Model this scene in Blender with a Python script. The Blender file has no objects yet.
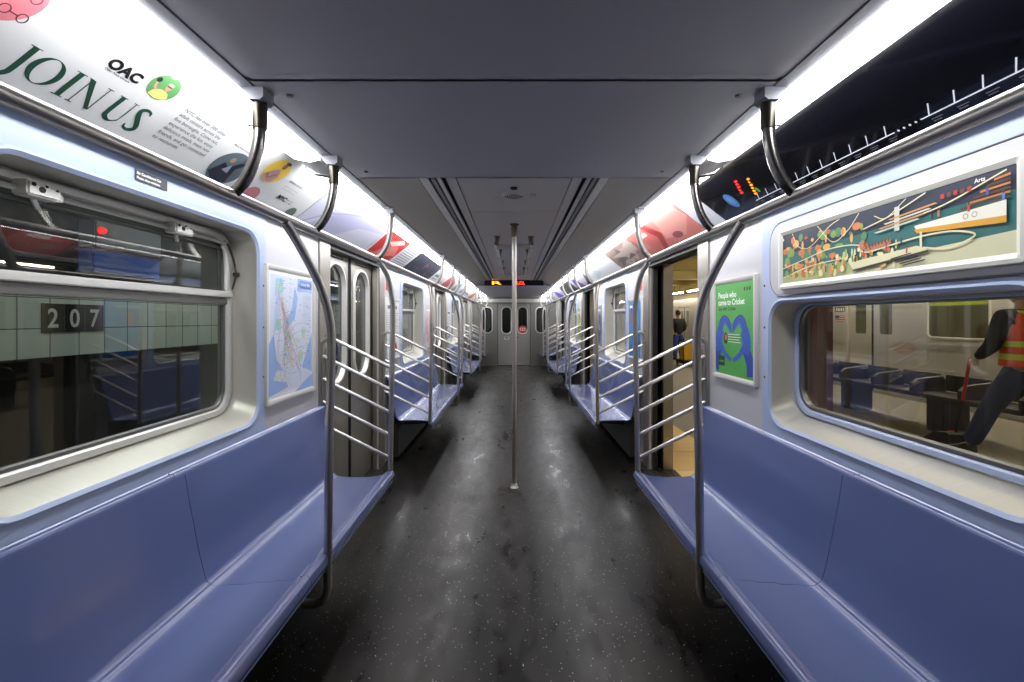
import bpy, bmesh, math, random
from mathutils import Vector, Matrix
from mathutils.geometry import tessellate_polygon
random.seed(7)
PI = math.pi
SC = bpy.context.scene
COL = SC.collection

# ------------------------------------------------------------------ camera, world, exposure
F_PX, VPX, VPY, EYE = 455.0, 514.0, 319.5, 1.41
cam = bpy.data.cameras.new('camera'); camo = bpy.data.objects.new('camera', cam); COL.objects.link(camo)
camo.location = (0, 0, EYE); camo.rotation_euler = (PI/2, 0, 0)
cam.sensor_width = 36.0; cam.lens = F_PX/1024*36.0
cam.shift_x = -(VPX-512)/1024; cam.shift_y = -(341-VPY)/1024
cam.clip_start = 0.02; cam.clip_end = 200
SC.camera = camo
w = bpy.data.worlds.new('world'); SC.world = w; w.use_nodes = True
w.node_tree.nodes['Background'].inputs[0].default_value = (0.010, 0.010, 0.013, 1)
w.node_tree.nodes['Background'].inputs[1].default_value = 1.0
SC.view_settings.view_transform = 'Standard'; SC.view_settings.look = 'None'
SC.view_settings.exposure = 0.2; SC.view_settings.gamma = 1.0
SC.view_settings.use_curve_mapping = False
SC.cycles.max_bounces = 10; SC.cycles.transparent_max_bounces = 16
SC.cycles.glossy_bounces = 6; SC.cycles.diffuse_bounces = 5
SC.cycles.sample_clamp_indirect = 6.0
STRIP = 13.0            # strength of the car's fluorescent strips
PLAT = 75.0             # strength of the platform tubes

# ------------------------------------------------------------------ materials
def lin(c):
    c = c/255.0
    return c/12.92 if c <= 0.04045 else ((c+0.055)/1.055)**2.4
def rgb(r, g, b): return (lin(r), lin(g), lin(b), 1)
MATS = {}
def mat(name, col, rough=0.5, metal=0.0, coat=0.0, noise=None, bump=None, spec=0.5):
    """noise = (scale vector, colour factor low, high, rough low, rough high)"""
    if name in MATS: return MATS[name]
    m = bpy.data.materials.new(name); m.use_nodes = True; nt = m.node_tree
    b = nt.nodes['Principled BSDF']; c = rgb(*col)
    b.inputs['Base Color'].default_value = c; b.inputs['Roughness'].default_value = rough
    b.inputs['Metallic'].default_value = metal; b.inputs['Coat Weight'].default_value = coat
    b.inputs['Specular IOR Level'].default_value = spec
    if noise or bump:
        tc = nt.nodes.new('ShaderNodeTexCoord'); mp = nt.nodes.new('ShaderNodeMapping')
        nt.links.new(tc.outputs['Object'], mp.inputs[0])
        n = nt.nodes.new('ShaderNodeTexNoise'); n.inputs['Scale'].default_value = 1.0; n.inputs['Detail'].default_value = 5
        nt.links.new(mp.outputs[0], n.inputs['Vector'])
        mp.inputs['Scale'].default_value = (noise or bump)[0]
        if noise:
            _, lo, hi, rl, rh = noise
            mr = nt.nodes.new('ShaderNodeMapRange'); mr.inputs[1].default_value = .3; mr.inputs[2].default_value = .7
            mr.inputs[3].default_value = lo; mr.inputs[4].default_value = hi
            nt.links.new(n.outputs['Fac'], mr.inputs[0])
            mx = nt.nodes.new('ShaderNodeVectorMath'); mx.operation = 'SCALE'; mx.inputs[0].default_value = c[:3]
            nt.links.new(mr.outputs[0], mx.inputs['Scale']); nt.links.new(mx.outputs[0], b.inputs['Base Color'])
            m2 = nt.nodes.new('ShaderNodeMapRange'); m2.inputs[1].default_value = .3; m2.inputs[2].default_value = .7
            m2.inputs[3].default_value = rl; m2.inputs[4].default_value = rh
            nt.links.new(n.outputs['Fac'], m2.inputs[0]); nt.links.new(m2.outputs[0], b.inputs['Roughness'])
        if bump:
            bp = nt.nodes.new('ShaderNodeBump'); bp.inputs['Strength'].default_value = bump[1]; bp.inputs['Distance'].default_value = .002
            nt.links.new(n.outputs['Fac'], bp.inputs['Height']); nt.links.new(bp.outputs[0], b.inputs['Normal'])
    MATS[name] = m; return m
def emit(name, col, s):
    if name in MATS: return MATS[name]
    m = bpy.data.materials.new(name); m.use_nodes = True; b = m.node_tree.nodes['Principled BSDF']
    b.inputs['Base Color'].default_value = rgb(*col); b.inputs['Emission Color'].default_value = rgb(*col)
    b.inputs['Emission Strength'].default_value = s; MATS[name] = m; return m
def glass(name, tint, refl=1.0):
    if name in MATS: return MATS[name]
    m = bpy.data.materials.new(name); m.use_nodes = True; nt = m.node_tree; nt.nodes.remove(nt.nodes['Principled BSDF'])
    t = nt.nodes.new('ShaderNodeBsdfTransparent'); t.inputs[0].default_value = (*tint, 1)
    g = nt.nodes.new('ShaderNodeBsdfGlossy'); g.inputs['Roughness'].default_value = 0.01; g.inputs[0].default_value = (refl, refl, refl, 1)
    lw = nt.nodes.new('ShaderNodeLayerWeight'); lw.inputs[0].default_value = .5
    pw = nt.nodes.new('ShaderNodeMath'); pw.operation = 'POWER'; pw.inputs[1].default_value = 4.5; nt.links.new(lw.outputs['Facing'], pw.inputs[0])
    fr = nt.nodes.new('ShaderNodeMath'); fr.operation = 'MULTIPLY_ADD'; fr.inputs[1].default_value = .94; fr.inputs[2].default_value = .05; nt.links.new(pw.outputs[0], fr.inputs[0])
    mx = nt.nodes.new('ShaderNodeMixShader'); o = nt.nodes['Material Output']
    nt.links.new(fr.outputs[0], mx.inputs[0]); nt.links.new(t.outputs[0], mx.inputs[1]); nt.links.new(g.outputs[0], mx.inputs[2])
    nt.links.new(mx.outputs[0], o.inputs[0]); MATS[name] = m; return m

M_tube = mat('brushed_tube', (206, 201, 194), .32, .9)
M_hoop_shaded = mat('shaded_hanger_tube', (168, 165, 160), .24, 1.0)  # nearer hoops only: their dim surroundings are put into a darker colour
M_bar = mat('bright_bar', (190, 188, 184), .34, .9)
M_steel = mat('stainless_panel', (164, 160, 150), .36, .85, noise=((9, 9, 1.2), .93, 1.05, .33, .40))
M_door = mat('stainless_door', (160, 156, 144), .38, .85, noise=((7, 7, .8), .92, 1.05, .34, .42))
M_reveal = mat('brushed_reveal', (206, 203, 192), .42, .5, noise=((2.5, 160, 2.5), .95, 1.03, .38, .46))
M_alu = mat('satin_aluminium', (214, 213, 208), .45, .4)
M_alud = mat('grey_aluminium', (120, 120, 118), .4, .8)
M_wall = mat('white_melamine', (188, 188, 192), .35)
M_bluew = mat('pale_blue_melamine', (170, 184, 214), .30)
M_black = mat('black_rubber', (14, 14, 15), .6)
M_dark = mat('dark_recess', (24, 24, 26), .7)
M_under = mat('underseat_dark', (30, 29, 30), .6, noise=((4, 4, 4), .8, 1.2, .5, .7))
M_kick = mat('heater_steel', (58, 56, 52), .5, .5)
M_seat = mat('blue_fibreglass', (94, 107, 154), .18, coat=.5)
M_ceil = mat('grey_ceiling_panel', (190, 187, 194), .55)
M_ceil2 = mat('far_ceiling_panel', (204, 200, 198), .5)
M_slope = mat('satin_slope_panel', (226, 222, 216), .26, .40)
M_cove = mat('cove_grey', (150, 150, 158), .4, .3)
M_cap = mat('bronze_collar', (92, 88, 80), .3, 1.0)
M_red = mat('red_plastic', (190, 30, 34), .4)
M_yel = mat('yellow_plastic', (226, 178, 40), .4)
M_print_w = mat('ad_white', (226, 226, 226), .28)
M_glass = glass('window_glass', (.90, .92, .90))
M_glassd = glass('door_glass', (.62, .66, .64))

def floor_mat():
    m = bpy.data.materials.new('speckled_floor'); m.use_nodes = True; nt = m.node_tree; b = nt.nodes['Principled BSDF']
    tc = nt.nodes.new('ShaderNodeTexCoord')
    def N(sc, det=4):
        n = nt.nodes.new('ShaderNodeTexNoise'); n.inputs['Scale'].default_value = sc; n.inputs['Detail'].default_value = det
        mp = nt.nodes.new('ShaderNodeMapping'); mp.inputs['Scale'].default_value = (1.6, .7, 1); nt.links.new(tc.outputs['Object'], mp.inputs[0]); nt.links.new(mp.outputs[0], n.inputs['Vector']); return n
    v = nt.nodes.new('ShaderNodeTexVoronoi'); v.inputs['Scale'].default_value = 76
    nt.links.new(tc.outputs['Object'], v.inputs['Vector'])
    lt = nt.nodes.new('ShaderNodeMath'); lt.operation = 'LESS_THAN'; lt.inputs[1].default_value = .17
    nt.links.new(v.outputs['Distance'], lt.inputs[0])
    sep = nt.nodes.new('ShaderNodeSeparateColor'); nt.links.new(v.outputs['Color'], sep.inputs[0])
    gt = nt.nodes.new('ShaderNodeMath'); gt.operation = 'GREATER_THAN'; gt.inputs[1].default_value = .66
    nt.links.new(sep.outputs[0], gt.inputs[0])
    mu = nt.nodes.new('ShaderNodeMath'); mu.operation = 'MULTIPLY'; nt.links.new(lt.outputs[0], mu.inputs[0]); nt.links.new(gt.outputs[0], mu.inputs[1])
    m2 = nt.nodes.new('ShaderNodeMath'); m2.operation = 'MULTIPLY'; nt.links.new(mu.outputs[0], m2.inputs[0]); nt.links.new(sep.outputs[1], m2.inputs[1])
    # scuffed wear
    n1 = N(2.2, 6); n2 = N(9, 6)
    ad = nt.nodes.new('ShaderNodeMath'); ad.operation = 'ADD'; nt.links.new(n1.outputs['Fac'], ad.inputs[0]); nt.links.new(n2.outputs['Fac'], ad.inputs[1])
    mr = nt.nodes.new('ShaderNodeMapRange'); mr.inputs[1].default_value = .72; mr.inputs[2].default_value = 1.34; mr.inputs[3].default_value = 0; mr.inputs[4].default_value = 1
    nt.links.new(ad.outputs[0], mr.inputs[0])
    mx = nt.nodes.new('ShaderNodeMix'); mx.data_type = 'RGBA'; mx.inputs[6].default_value = rgb(9, 9, 9); mx.inputs[7].default_value = rgb(32, 30, 27)
    nt.links.new(mr.outputs[0], mx.inputs[0])
    m3 = nt.nodes.new('ShaderNodeMix'); m3.data_type = 'RGBA'; nt.links.new(m2.outputs[0], m3.inputs[0]); nt.links.new(mx.outputs[2], m3.inputs[6]); m3.inputs[7].default_value = rgb(214, 212, 208)
    nt.links.new(m3.outputs[2], b.inputs['Base Color'])
    r = nt.nodes.new('ShaderNodeMapRange'); r.inputs[1].default_value = .72; r.inputs[2].default_value = 1.34; r.inputs[3].default_value = .25; r.inputs[4].default_value = .46; b.inputs['Specular IOR Level'].default_value = .30; b.inputs['Specular Tint'].default_value = (1, .95, .9, 1)
    nt.links.new(ad.outputs[0], r.inputs[0]); nt.links.new(r.outputs[0], b.inputs['Roughness'])
    return m
M_floor = floor_mat()
def tile_mat():
    m = bpy.data.materials.new('station_tile'); m.use_nodes = True; nt = m.node_tree; b = nt.nodes['Principled BSDF']
    tc = nt.nodes.new('ShaderNodeTexCoord'); mp = nt.nodes.new('ShaderNodeMapping'); nt.links.new(tc.outputs['Object'], mp.inputs[0])
    mp.inputs['Rotation'].default_value = (0, 0, 0)
    sx = nt.nodes.new('ShaderNodeSeparateXYZ'); nt.links.new(mp.outputs[0], sx.inputs[0]); cx = nt.nodes.new('ShaderNodeCombineXYZ')
    nt.links.new(sx.outputs[1], cx.inputs[0]); nt.links.new(sx.outputs[2], cx.inputs[1])
    br = nt.nodes.new('ShaderNodeTexBrick'); br.offset = 0; br.inputs['Scale'].default_value = 1; br.inputs['Brick Width'].default_value = .17
    br.inputs['Row Height'].default_value = .17; br.inputs['Mortar Size'].default_value = .003
    br.inputs['Color1'].default_value = rgb(206, 214, 206); br.inputs['Color2'].default_value = rgb(196, 206, 198); br.inputs['Mortar'].default_value = rgb(90, 94, 90)
    nt.links.new(cx.outputs[0], br.inputs['Vector']); nt.links.new(br.outputs[0], b.inputs['Base Color']); b.inputs['Roughness'].default_value = .25
    return m
M_tile = tile_mat()

# ------------------------------------------------------------------ geometry helpers
class MB:
    def __init__(s): s.v = []; s.f = []; s.mi = []; s.mats = []
    def m(s, material):
        if material not in s.mats: s.mats.append(material)
        s.cur = s.mats.index(material); return s
    def add(s, vs, fs):
        o = len(s.v); s.v += [tuple(x) for x in vs]
        c = getattr(s, 'cur', 0)
        for f in fs: s.f.append([o+i for i in f]); s.mi.append(c)
        return s
    def box(s, x0, x1, y0, y1, z0, z1, b=0.0):
        if x0 > x1: x0, x1 = x1, x0
        if y0 > y1: y0, y1 = y1, y0
        if b <= 0:
            vs = [(x, y, z) for x in (x0, x1) for y in (y0, y1) for z in (z0, z1)]
            return s.add(vs, [(0, 1, 3, 2), (4, 6, 7, 5), (0, 4, 5, 1), (2, 3, 7, 6), (0, 2, 6, 4), (1, 5, 7, 3)])
        bm = bmesh.new(); bmesh.ops.create_cube(bm, size=1)
        for v in bm.verts: v.co = ((x0+x1)/2+v.co.x*(x1-x0), (y0+y1)/2+v.co.y*(y1-y0), (z0+z1)/2+v.co.z*(z1-z0))
        bmesh.ops.bevel(bm, geom=bm.edges[:], offset=b, segments=2, affect='EDGES')
        bm.verts.index_update(); s.add([v.co for v in bm.verts], [[v.index for v in f.verts] for f in bm.faces]); bm.free(); return s
    def loft(s, rings, closed=True, cap0=False, cap1=False):
        n = len(rings[0]); vs = [p for r in rings for p in r]; fs = []
        for i in range(len(rings)-1):
            for j in range(n if closed else n-1):
                k = (j+1) % n; fs.append((i*n+j, i*n+k, (i+1)*n+k, (i+1)*n+j))
        if cap0: fs.append(tuple(range(n))[::-1])
        if cap1: fs.append(tuple((len(rings)-1)*n+j for j in range(n)))
        return s.add(vs, fs)
    def tube(s, pts, r, seg=14, smooth=0, cap=True):
        P = [Vector(p) for p in pts]
        if smooth: P = catmull(P, smooth)
        rings = []; up = None
        R = r if callable(r) else (lambda t: r)
        for i, p in enumerate(P):
            d = (P[min(i+1, len(P)-1)]-P[max(i-1, 0)]).normalized()
            if up is None:
                up = Vector((0, 0, 1)) if abs(d.z) < .9 else Vector((0, 1, 0))
            a = d.cross(up); a.normalize(); up = a.cross(d).normalized()
            rr = R(i/(len(P)-1))
            rings.append([p+a*math.cos(2*PI*k/seg)*rr+up*math.sin(2*PI*k/seg)*rr for k in range(seg)])
        return s.loft(rings, True, cap, cap)
    def lathe(s, prof, c=(0, 0, 0), seg=24, axis='Z'):
        rings = []
        for r, h in prof:
            ring = []
            for k in range(seg):
                a = 2*PI*k/seg; x, y, z = r*math.cos(a), r*math.sin(a), h
                if axis == 'X': x, y, z = h, x, y
                if axis == 'Y': x, y, z = x, h, y
                ring.append((c[0]+x, c[1]+y, c[2]+z))
            rings.append(ring)
        return s.loft(rings, True, True, True)
    def prism(s, poly, fn, t0, t1):
        """poly: 2D points, fn(u, v, t) -> 3D"""
        n = len(poly); vs = [fn(u, v, t0) for u, v in poly]+[fn(u, v, t1) for u, v in poly]
        tris = tessellate_polygon([[Vector((u, v, 0)) for u, v in poly]])
        fs = [tuple(t) for t in tris]+[tuple(n+i for i in t)[::-1] for t in tris]
        fs += [(i, (i+1) % n, n+(i+1) % n, n+i) for i in range(n)]
        return s.add(vs, fs)
    def plate(s, outer, holes, fn, t0, t1=None):
        loops = [outer]+holes; flat = [p for l in loops for p in l]; N = len(flat)
        tris = tessellate_polygon([[Vector((u, v, 0)) for u, v in l] for l in loops])
        vs = [fn(u, v, t0) for u, v in flat]; fs = [tuple(t) for t in tris]
        if t1 is not None:
            vs += [fn(u, v, t1) for u, v in flat]; fs += [tuple(N+i for i in t)[::-1] for t in tris]; o = 0
            for l in loops:
                n = len(l); fs += [(o+i, o+(i+1) % n, N+o+(i+1) % n, N+o+i) for i in range(n)]; o += n
        return s.add(vs, fs)
    def build(s, name, material=None, parent=None, angle=35, recalc=True, **props):
        me = bpy.data.meshes.new(name); me.from_pydata(s.v, [], s.f)
        ms = s.mats if s.mats else [material]
        for x in ms: me.materials.append(x)
        if s.mats: me.polygons.foreach_set('material_index', s.mi)
        if recalc:
            bm = bmesh.new(); bm.from_mesh(me); bmesh.ops.recalc_face_normals(bm, faces=bm.faces[:]); bm.to_mesh(me); bm.free()
        me.shade_smooth(); me.set_sharp_from_angle(angle=math.radians(angle)); me.update()
        o = bpy.data.objects.new(name, me); COL.objects.link(o)
        if parent is not None: o.parent = parent
        for k, v in props.items(): o[k] = v
        return o
def catmull(P, n):
    P = [Vector(p) for p in P]; Q = [P[0]*2-P[1]]+P+[P[-1]*2-P[-2]]; out = []
    for i in range(1, len(Q)-2):
        for k in range(n):
            t = k/n; a, b, c, d = Q[i-1], Q[i], Q[i+1], Q[i+2]
            out.append(.5*((2*b)+(-a+c)*t+(2*a-5*b+4*c-d)*t*t+(-a+3*b-3*c+d)*t**3))
    out.append(P[-1]); return out
def rr(cu, cv, hu, hv, r, n=6):
    r = min(r, hu, hv); out = []
    for (sx, sy, a0) in ((1, 1, 0), (-1, 1, PI/2), (-1, -1, PI), (1, -1, 3*PI/2)):
        for k in range(n+1):
            a = a0+k*PI/2/n; out.append((cu+sx*(hu-r)+r*math.cos(a), cv+sy*(hv-r)+r*math.sin(a)))
    return out
def rrz(u0, u1, v0, v1, r, n=6): return rr((u0+u1)/2, (v0+v1)/2, (u1-u0)/2, (v1-v0)/2, r, n)
def thing(name, label, cat, loc=(0, 0, 0), group=None, kind=None):
    o = bpy.data.objects.new(name, None); COL.objects.link(o); o.location = loc; o.empty_display_size = .1
    if label: o['label'] = label
    if cat: o['category'] = cat
    if group: o['group'] = group
    if kind: o['kind'] = kind
    return o
def tag(o, label, cat, group=None):
    o['label'] = label; o['category'] = cat
    if group: o['group'] = group
    return o
def struct(o): o['kind'] = 'structure'; return o
def copy_tree(o, parent=None):
    c = o.copy(); COL.objects.link(c)
    if parent is not None: c.parent = parent
    for ch in list(o.children): copy_tree(ch, c)
    return c
def sidefn(s): return lambda u, v, t: (s*t, u, v)       # u = along car, v = height, t = lateral

_fc = {}
def text_poly(st, size=1.0, bold=0.0, shear=0.0, align='LEFT'):
    key = (st, bold, shear)
    if key not in _fc:
        c = bpy.data.curves.new('t', 'FONT'); c.body = st; c.size = 1; c.offset = bold; c.shear = shear; c.resolution_u = 3
        o = bpy.data.objects.new('t', c); COL.objects.link(o); bpy.context.view_layer.update()
        me = bpy.data.meshes.new_from_object(o.evaluated_get(bpy.context.evaluated_depsgraph_get()))
        vs = [(v.co.x, v.co.y) for v in me.vertices]; fs = [list(p.vertices) for p in me.polygons]
        wd = max([x for x, y in vs], default=0)
        bpy.data.objects.remove(o); bpy.data.curves.remove(c); bpy.data.meshes.remove(me); _fc[key] = (vs, fs, wd)
    vs, fs, wd = _fc[key]; off = {'LEFT': 0, 'CENTER': -wd/2, 'RIGHT': -wd}[align]
    return [((x+off)*size, y*size) for x, y in vs], fs, wd*size

class Card:
    """prints shapes on a flat card: origin O, unit axes U (reading direction) and V (up), normal Nn"""
    def __init__(s, O, U, V, w, h, base, th=.003):
        s.O = Vector(O); s.U = Vector(U).normalized(); s.V = Vector(V).normalized(); s.N = s.U.cross(s.V)
        s.w, s.h = w, h; s.mb = MB(); s.layer = 1; s.mb.m(base)
        s.mb.prism([(0, 0), (w, 0), (w, h), (0, h)], lambda u, v, t: s.P(u, v, t), -th, 0)
    def P(s, u, v, t=0): return s.O+s.U*u+s.V*v+s.N*t
    def up(s): s.layer += 1
    def poly(s, pts, m):
        s.mb.m(m)
        pts = [(min(max(u, 0), s.w), min(max(v, 0), s.h)) for u, v in pts]
        tris = tessellate_polygon([[Vector((u, v, 0)) for u, v in pts]])
        t = s.layer*.00015; s.mb.add([s.P(u, v, t) for u, v in pts], [tuple(x) for x in tris]); s.layer += .2
    def ell(s, u, v, a, b, m, n=28, rot=0): 
        ca, sa = math.cos(rot), math.sin(rot)
        s.poly([(u+a*math.cos(2*PI*k/n)*ca-b*math.sin(2*PI*k/n)*sa, v+a*math.cos(2*PI*k/n)*sa+b*math.sin(2*PI*k/n)*ca) for k in range(n)], m)
    def rect(s, u0, u1, v0, v1, m): s.poly([(u0, v0), (u1, v0), (u1, v1), (u0, v1)], m)
    def stroke(s, pts, wd, m, smooth=0):
        if smooth: pts = [(p.x, p.y) for p in catmull([Vector((a, b, 0)) for a, b in pts], smooth)]
        W = wd if callable(wd) else (lambda t: wd); L = []; R = []; n = len(pts)
        for i, (a, b) in enumerate(pts):
            p, q = pts[max(i-1, 0)], pts[min(i+1, n-1)]; dx, dy = q[0]-p[0], q[1]-p[1]; l = math.hypot(dx, dy) or 1
            h = W(i/(n-1))/2; L.append((a-dy/l*h, b+dx/l*h)); R.append((a+dy/l*h, b-dx/l*h))
        s.mb.m(m); t = s.layer*.00015; cl = lambda p: (min(max(p[0], 0), s.w), min(max(p[1], 0), s.h))
        vs = [s.P(*cl(p), t) for p in L]+[s.P(*cl(p), t) for p in R]
        s.mb.add(vs, [(i, i+1, n+i+1, n+i) for i in range(n-1)]); s.layer += .2
    def text(s, st, u, v, size, m, bold=0, shear=0, align='LEFT', sx=1.0):
        vs, fs, wd = text_poly(st, size, bold, shear, align); s.mb.m(m); t = s.layer*.00015
        s.mb.add([s.P(u+a*sx, v+b, t) for a, b in vs], fs); s.layer += .2; return wd*sx
    def build(s, name, parent=None): return s.mb.build(name, parent=parent, recalc=False)

# ------------------------------------------------------------------ car constants
WX = 1.27                   # wall face
Y0, Y1 = -1.15, 13.80
PER = 4.08
BC = [1.65, 5.73, 9.81]     # bench centres
DC = [3.69, 7.77, 11.85]    # door centres
DH = .57                    # half door opening
RX, RZ = .85, 1.785         # overhead rail

# ------------------------------------------------------------------ floor, ceiling, walls
struct(MB().box(-1.50, 1.50, Y0, Y1+.05, -.06, 0).build('floor', M_floor))
def wall_outline():
    pts = [(Y0, 0)]
    for c in DC: pts += [(c-DH, 0), (c-DH, 1.93), (c+DH, 1.93), (c+DH, 0)]
    return pts+[(Y1, 0), (Y1, 1.955), (Y0, 1.955)]
for s, nm in ((-1, 'left'), (1, 'right')):
    holes = []
    for i, c in enumerate(BC):
        holes.append(rrz(c-.60, c+.60, .90, 1.50 if (s == 1 and i == 0) else 1.84, .11))
    holes.append(rrz(12.95, 13.5, 1.0, 1.80, .1))
    a = MB().plate(wall_outline(), holes, sidefn(s), WX, WX+.012)
    struct(a.build('wall_'+nm, M_wall))
    struct(MB().box(s*1.225, s*1.50, Y0, Y1, 1.956, 1.965).build('trim_%d' % (90 if s < 0 else 91), M_wall))
    # outer skin
    def outl():
        pts = [(Y0, -.1)]
        for c in DC: pts += [(c-DH, -.1), (c-DH, 1.93), (c+DH, 1.93), (c+DH, -.1)]
        return pts+[(Y1, -.1), (Y1, 2.4), (Y0, 2.4)]
    oh = [rrz(c-.63, c+.63, .93, 1.53 if (s == 1 and i == 0) else 1.86, .12) for i, c in enumerate(BC)]+[rrz(12.97, 13.48, 1.02, 1.78, .1)]
    struct(MB().plate(outl(), oh, sidefn(s), 1.47, 1.485).build('trim_%d' % (1 if s < 0 else 2), M_steel))
# end walls
def end_wall():
    holes = [rrz(-.985, -.645, .99, 1.80, .14), rrz(.645, .985, .99, 1.80, .14)]
    outer = [(-1.45, 0), (-.50, 0), (-.50, 1.885), (.50, 1.885), (.50, 0), (1.45, 0), (1.45, 2.3), (-1.45, 2.3)]
    a = MB().plate(outer, holes, lambda u, v, t: (u, t, v), Y1, Y1+.04)
    struct(a.build('wall_far', mat('end_wall_steel', (132, 130, 122), .36, .75)))
    b = MB(); b.box(-1.27, 1.27, Y1-.12, Y1, 1.93, 2.03, .02)
    struct(b.build('trim_3', M_alu))
    for i, sx in enumerate((-1, 1)):
        w_ = thing('window_%d' % (20+i), None, None, kind='structure')
        r0 = rrz(.645, .985, .99, 1.80, .14); r1 = rrz(.675, .955, 1.02, 1.77, .12)
        MB().loft([[(sx*u, Y1-.012, v) for u, v in r0], [(sx*u, Y1-.018, v) for u, v in r1], [(sx*u, Y1+.03, v) for u, v in r1]]).build('window_frame', M_alu, w_)
        MB().box(sx*.67, sx*.96, Y1+.02, Y1+.028, 1.01, 1.78).build('window_pane', M_glassd, w_)
end_wall()
struct(MB().box(-1.45, 1.45, Y0-.04, Y0, 0, 2.3).build('wall_near', mat('near_bulkhead', (96, 96, 94), .5)))
# beyond the end door: vestibule darkness of next car
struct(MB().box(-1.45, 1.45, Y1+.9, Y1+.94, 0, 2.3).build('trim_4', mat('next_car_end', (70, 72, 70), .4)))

def ceiling():
    c = MB()
    def low(y0, y1):
        c.m(M_ceil); c.box(-.765, .765, y0, y1, 2.10, 2.125); c.box(-.765, .765, y0, y0+.012, 2.10, 2.23); c.box(-.765, .765, y1-.012, y1, 2.10, 2.23)
    low(Y0, 1.3057); low(1.3067, 2.22); low(9.24, Y1)
    c.m(M_ceil); c.box(-.752, .752, Y0, 1.2745, 2.0985, 2.1005); c.box(-.752, .752, 1.2755, 1.3045, 2.0988, 2.1005)      # nearer hatch sits a little lower
    c.m(M_cove); c.box(-.765, .765, 1.29, 1.32, 2.106, 2.13)
    for s in (-1, 1):
        c.m(M_cove); c.box(s*.770, s*.815, Y0, Y1, 2.098, 2.30)
        c.m(M_slope)
        c.prism([(.765, 2.104), (.545, 2.212), (.545, 2.225), (.765, 2.12)], lambda u, v, t, s=s: (s*u, t, v), 2.225, 9.235)
        c.m(M_alu); c.box(s*.537, s*.485, 2.22, 9.24, 2.205, 2.215)
        c.m(M_alud); c.box(s*.470, s*.447, 2.22, 9.24, 2.203, 2.213)
        c.m(M_alu); c.box(s*.436, s*.412, 2.22, 9.24, 2.203, 2.213)
        c.m(M_ceil2); c.box(s*.385, s*.330, 2.22, 9.24, 2.203, 2.215)
        c.m(M_dark); c.box(s*.55, s*.32, 2.22, 9.24, 2.235, 2.24)
    c.m(M_ceil2)
    y = 2.22
    for yn in (3.37, 4.7, 6.03, 7.36, 8.3, 9.24):
        c.box(-.325, .325, y, yn-.006, 2.21, 2.22); y = yn
    c.m(M_dark); c.box(-.33, .33, 2.22, 9.24, 2.222, 2.225)
    c.m(M_dark); c.box(-1.5, 1.5, Y0, Y1+.9, 2.34, 2.36)
    # small screws of the hatches
    c.m(M_cap)
    for y in (.6, 1.40, 2.12):
        for s in (-1, 1): c.lathe([(0, 2.094), (.008, 2.094), (.010, 2.0985), (.010, 2.10)], (s*.69, y, 0), 12)
    o = c.build('ceiling'); o['kind'] = 'structure'
ceiling()

# advertising cove: backing, lower and upper channel
PB, PT = Vector((1.216, 0, 1.951)), Vector((.98, 0, 2.135))
PV = (PT-PB).normalized(); PL = (PT-PB).length
def cove(s):
    c = MB(); fn = lambda u, v, t: (s*u, t, v)
    n = Vector((-PV.z, 0, PV.x)) if False else Vector((-.184, 0, -.236)).normalized()  # towards the aisle (down and in)
    o = -n*.012
    c.m(M_alud)
    c.prism([(PB.x+o.x, PB.z+o.z), (PT.x+o.x, PT.z+o.z), (PT.x+2*o.x, PT.z+2*o.z), (PB.x+2*o.x, PB.z+2*o.z)], fn, Y0, Y1)
    c.m(M_alu)
    a = PB+n*.006; b = PB+PV*.02+n*.006
    c.prism([(a.x+.02, a.z-.016), (b.x, b.z), (b.x+o.x*.4, b.z+o.z*.4), (PB.x+o.x, PB.z+o.z), (1.26, 1.957), (1.26, 1.945)], fn, Y0, Y1)
    c.build('trim_%d' % (5 if s < 0 else 6), None)['kind'] = 'structure'
cove(-1); cove(1)

# light strips: wedge-shaped diffusers between advertising panels and ceiling
M_light = emit('fluorescent_diffuser', (250, 251, 255), STRIP)
M_clear = mat('lamp_end_housing', (196, 194, 190), .3, .4)
GROUP_L = 'fluorescent strips along the aisle'
segs = [(.86, 1.93), (2.14, 3.42), (3.46, 4.76), (4.80, 6.10), (6.14, 7.44), (7.48, 8.78), (8.82, 10.12), (10.16, 11.46), (11.50, 13.74)]
wherel = ['beside the nearest dropped ceiling hatch', 'over the first door pair', 'just past the first door pair', 'over the second bench', 'before the second door pair',
          'over the second door pair', 'over the near half of the third bench', 'over the far half of the third bench', 'at the far end wall']
for s, sd in ((-1, 'on the closed-door side'), (1, 'on the open-door side')):
    for (a, b), wl in zip(segs, wherel):
        t = thing('light_strip', 'white glowing fluorescent strip %s, %s' % (wl, sd), 'light', (s*.9, a, 2.12), GROUP_L)
        fn = lambda u, v, q: (s*u-s*.9, q-a, v-2.12)
        MB().prism([(.975, 2.128), (.93, 2.090), (.865, 2.078), (.825, 2.088), (.818, 2.10), (.82, 2.125), (.975, 2.16)], fn, a, b).build('diffuser', M_light, t)
        MB().prism([(.99, 2.14), (.82, 2.127), (.82, 2.14), (.99, 2.165)], fn, a, b).build('lamp_housing', M_clear, t)
    t = thing('emergency_lamp', 'clear sloping emergency lamp cover between two light strips, %s' % sd, 'lamp', (s*.9, 1.94, 2.12), 'emergency lamps')
    fn = lambda u, v, q: (s*u-s*.9, q-1.94, v-2.12)
    MB().prism([(.965, 2.120), (.925, 2.092), (.865, 2.080), (.83, 2.088), (.82, 2.14), (.965, 2.16)], fn, 1.935, 2.13).build('lamp_cover', mat('emergency_cover', (226, 224, 216), .2), t)
    MB().prism([(.975, 2.118), (.93, 2.084), (.865, 2.071), (.822, 2.079), (.822, 2.087), (.865, 2.079), (.93, 2.092), (.975, 2.126)], fn, 2.122, 2.136).build('cover_frame', M_cap, t)

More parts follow.
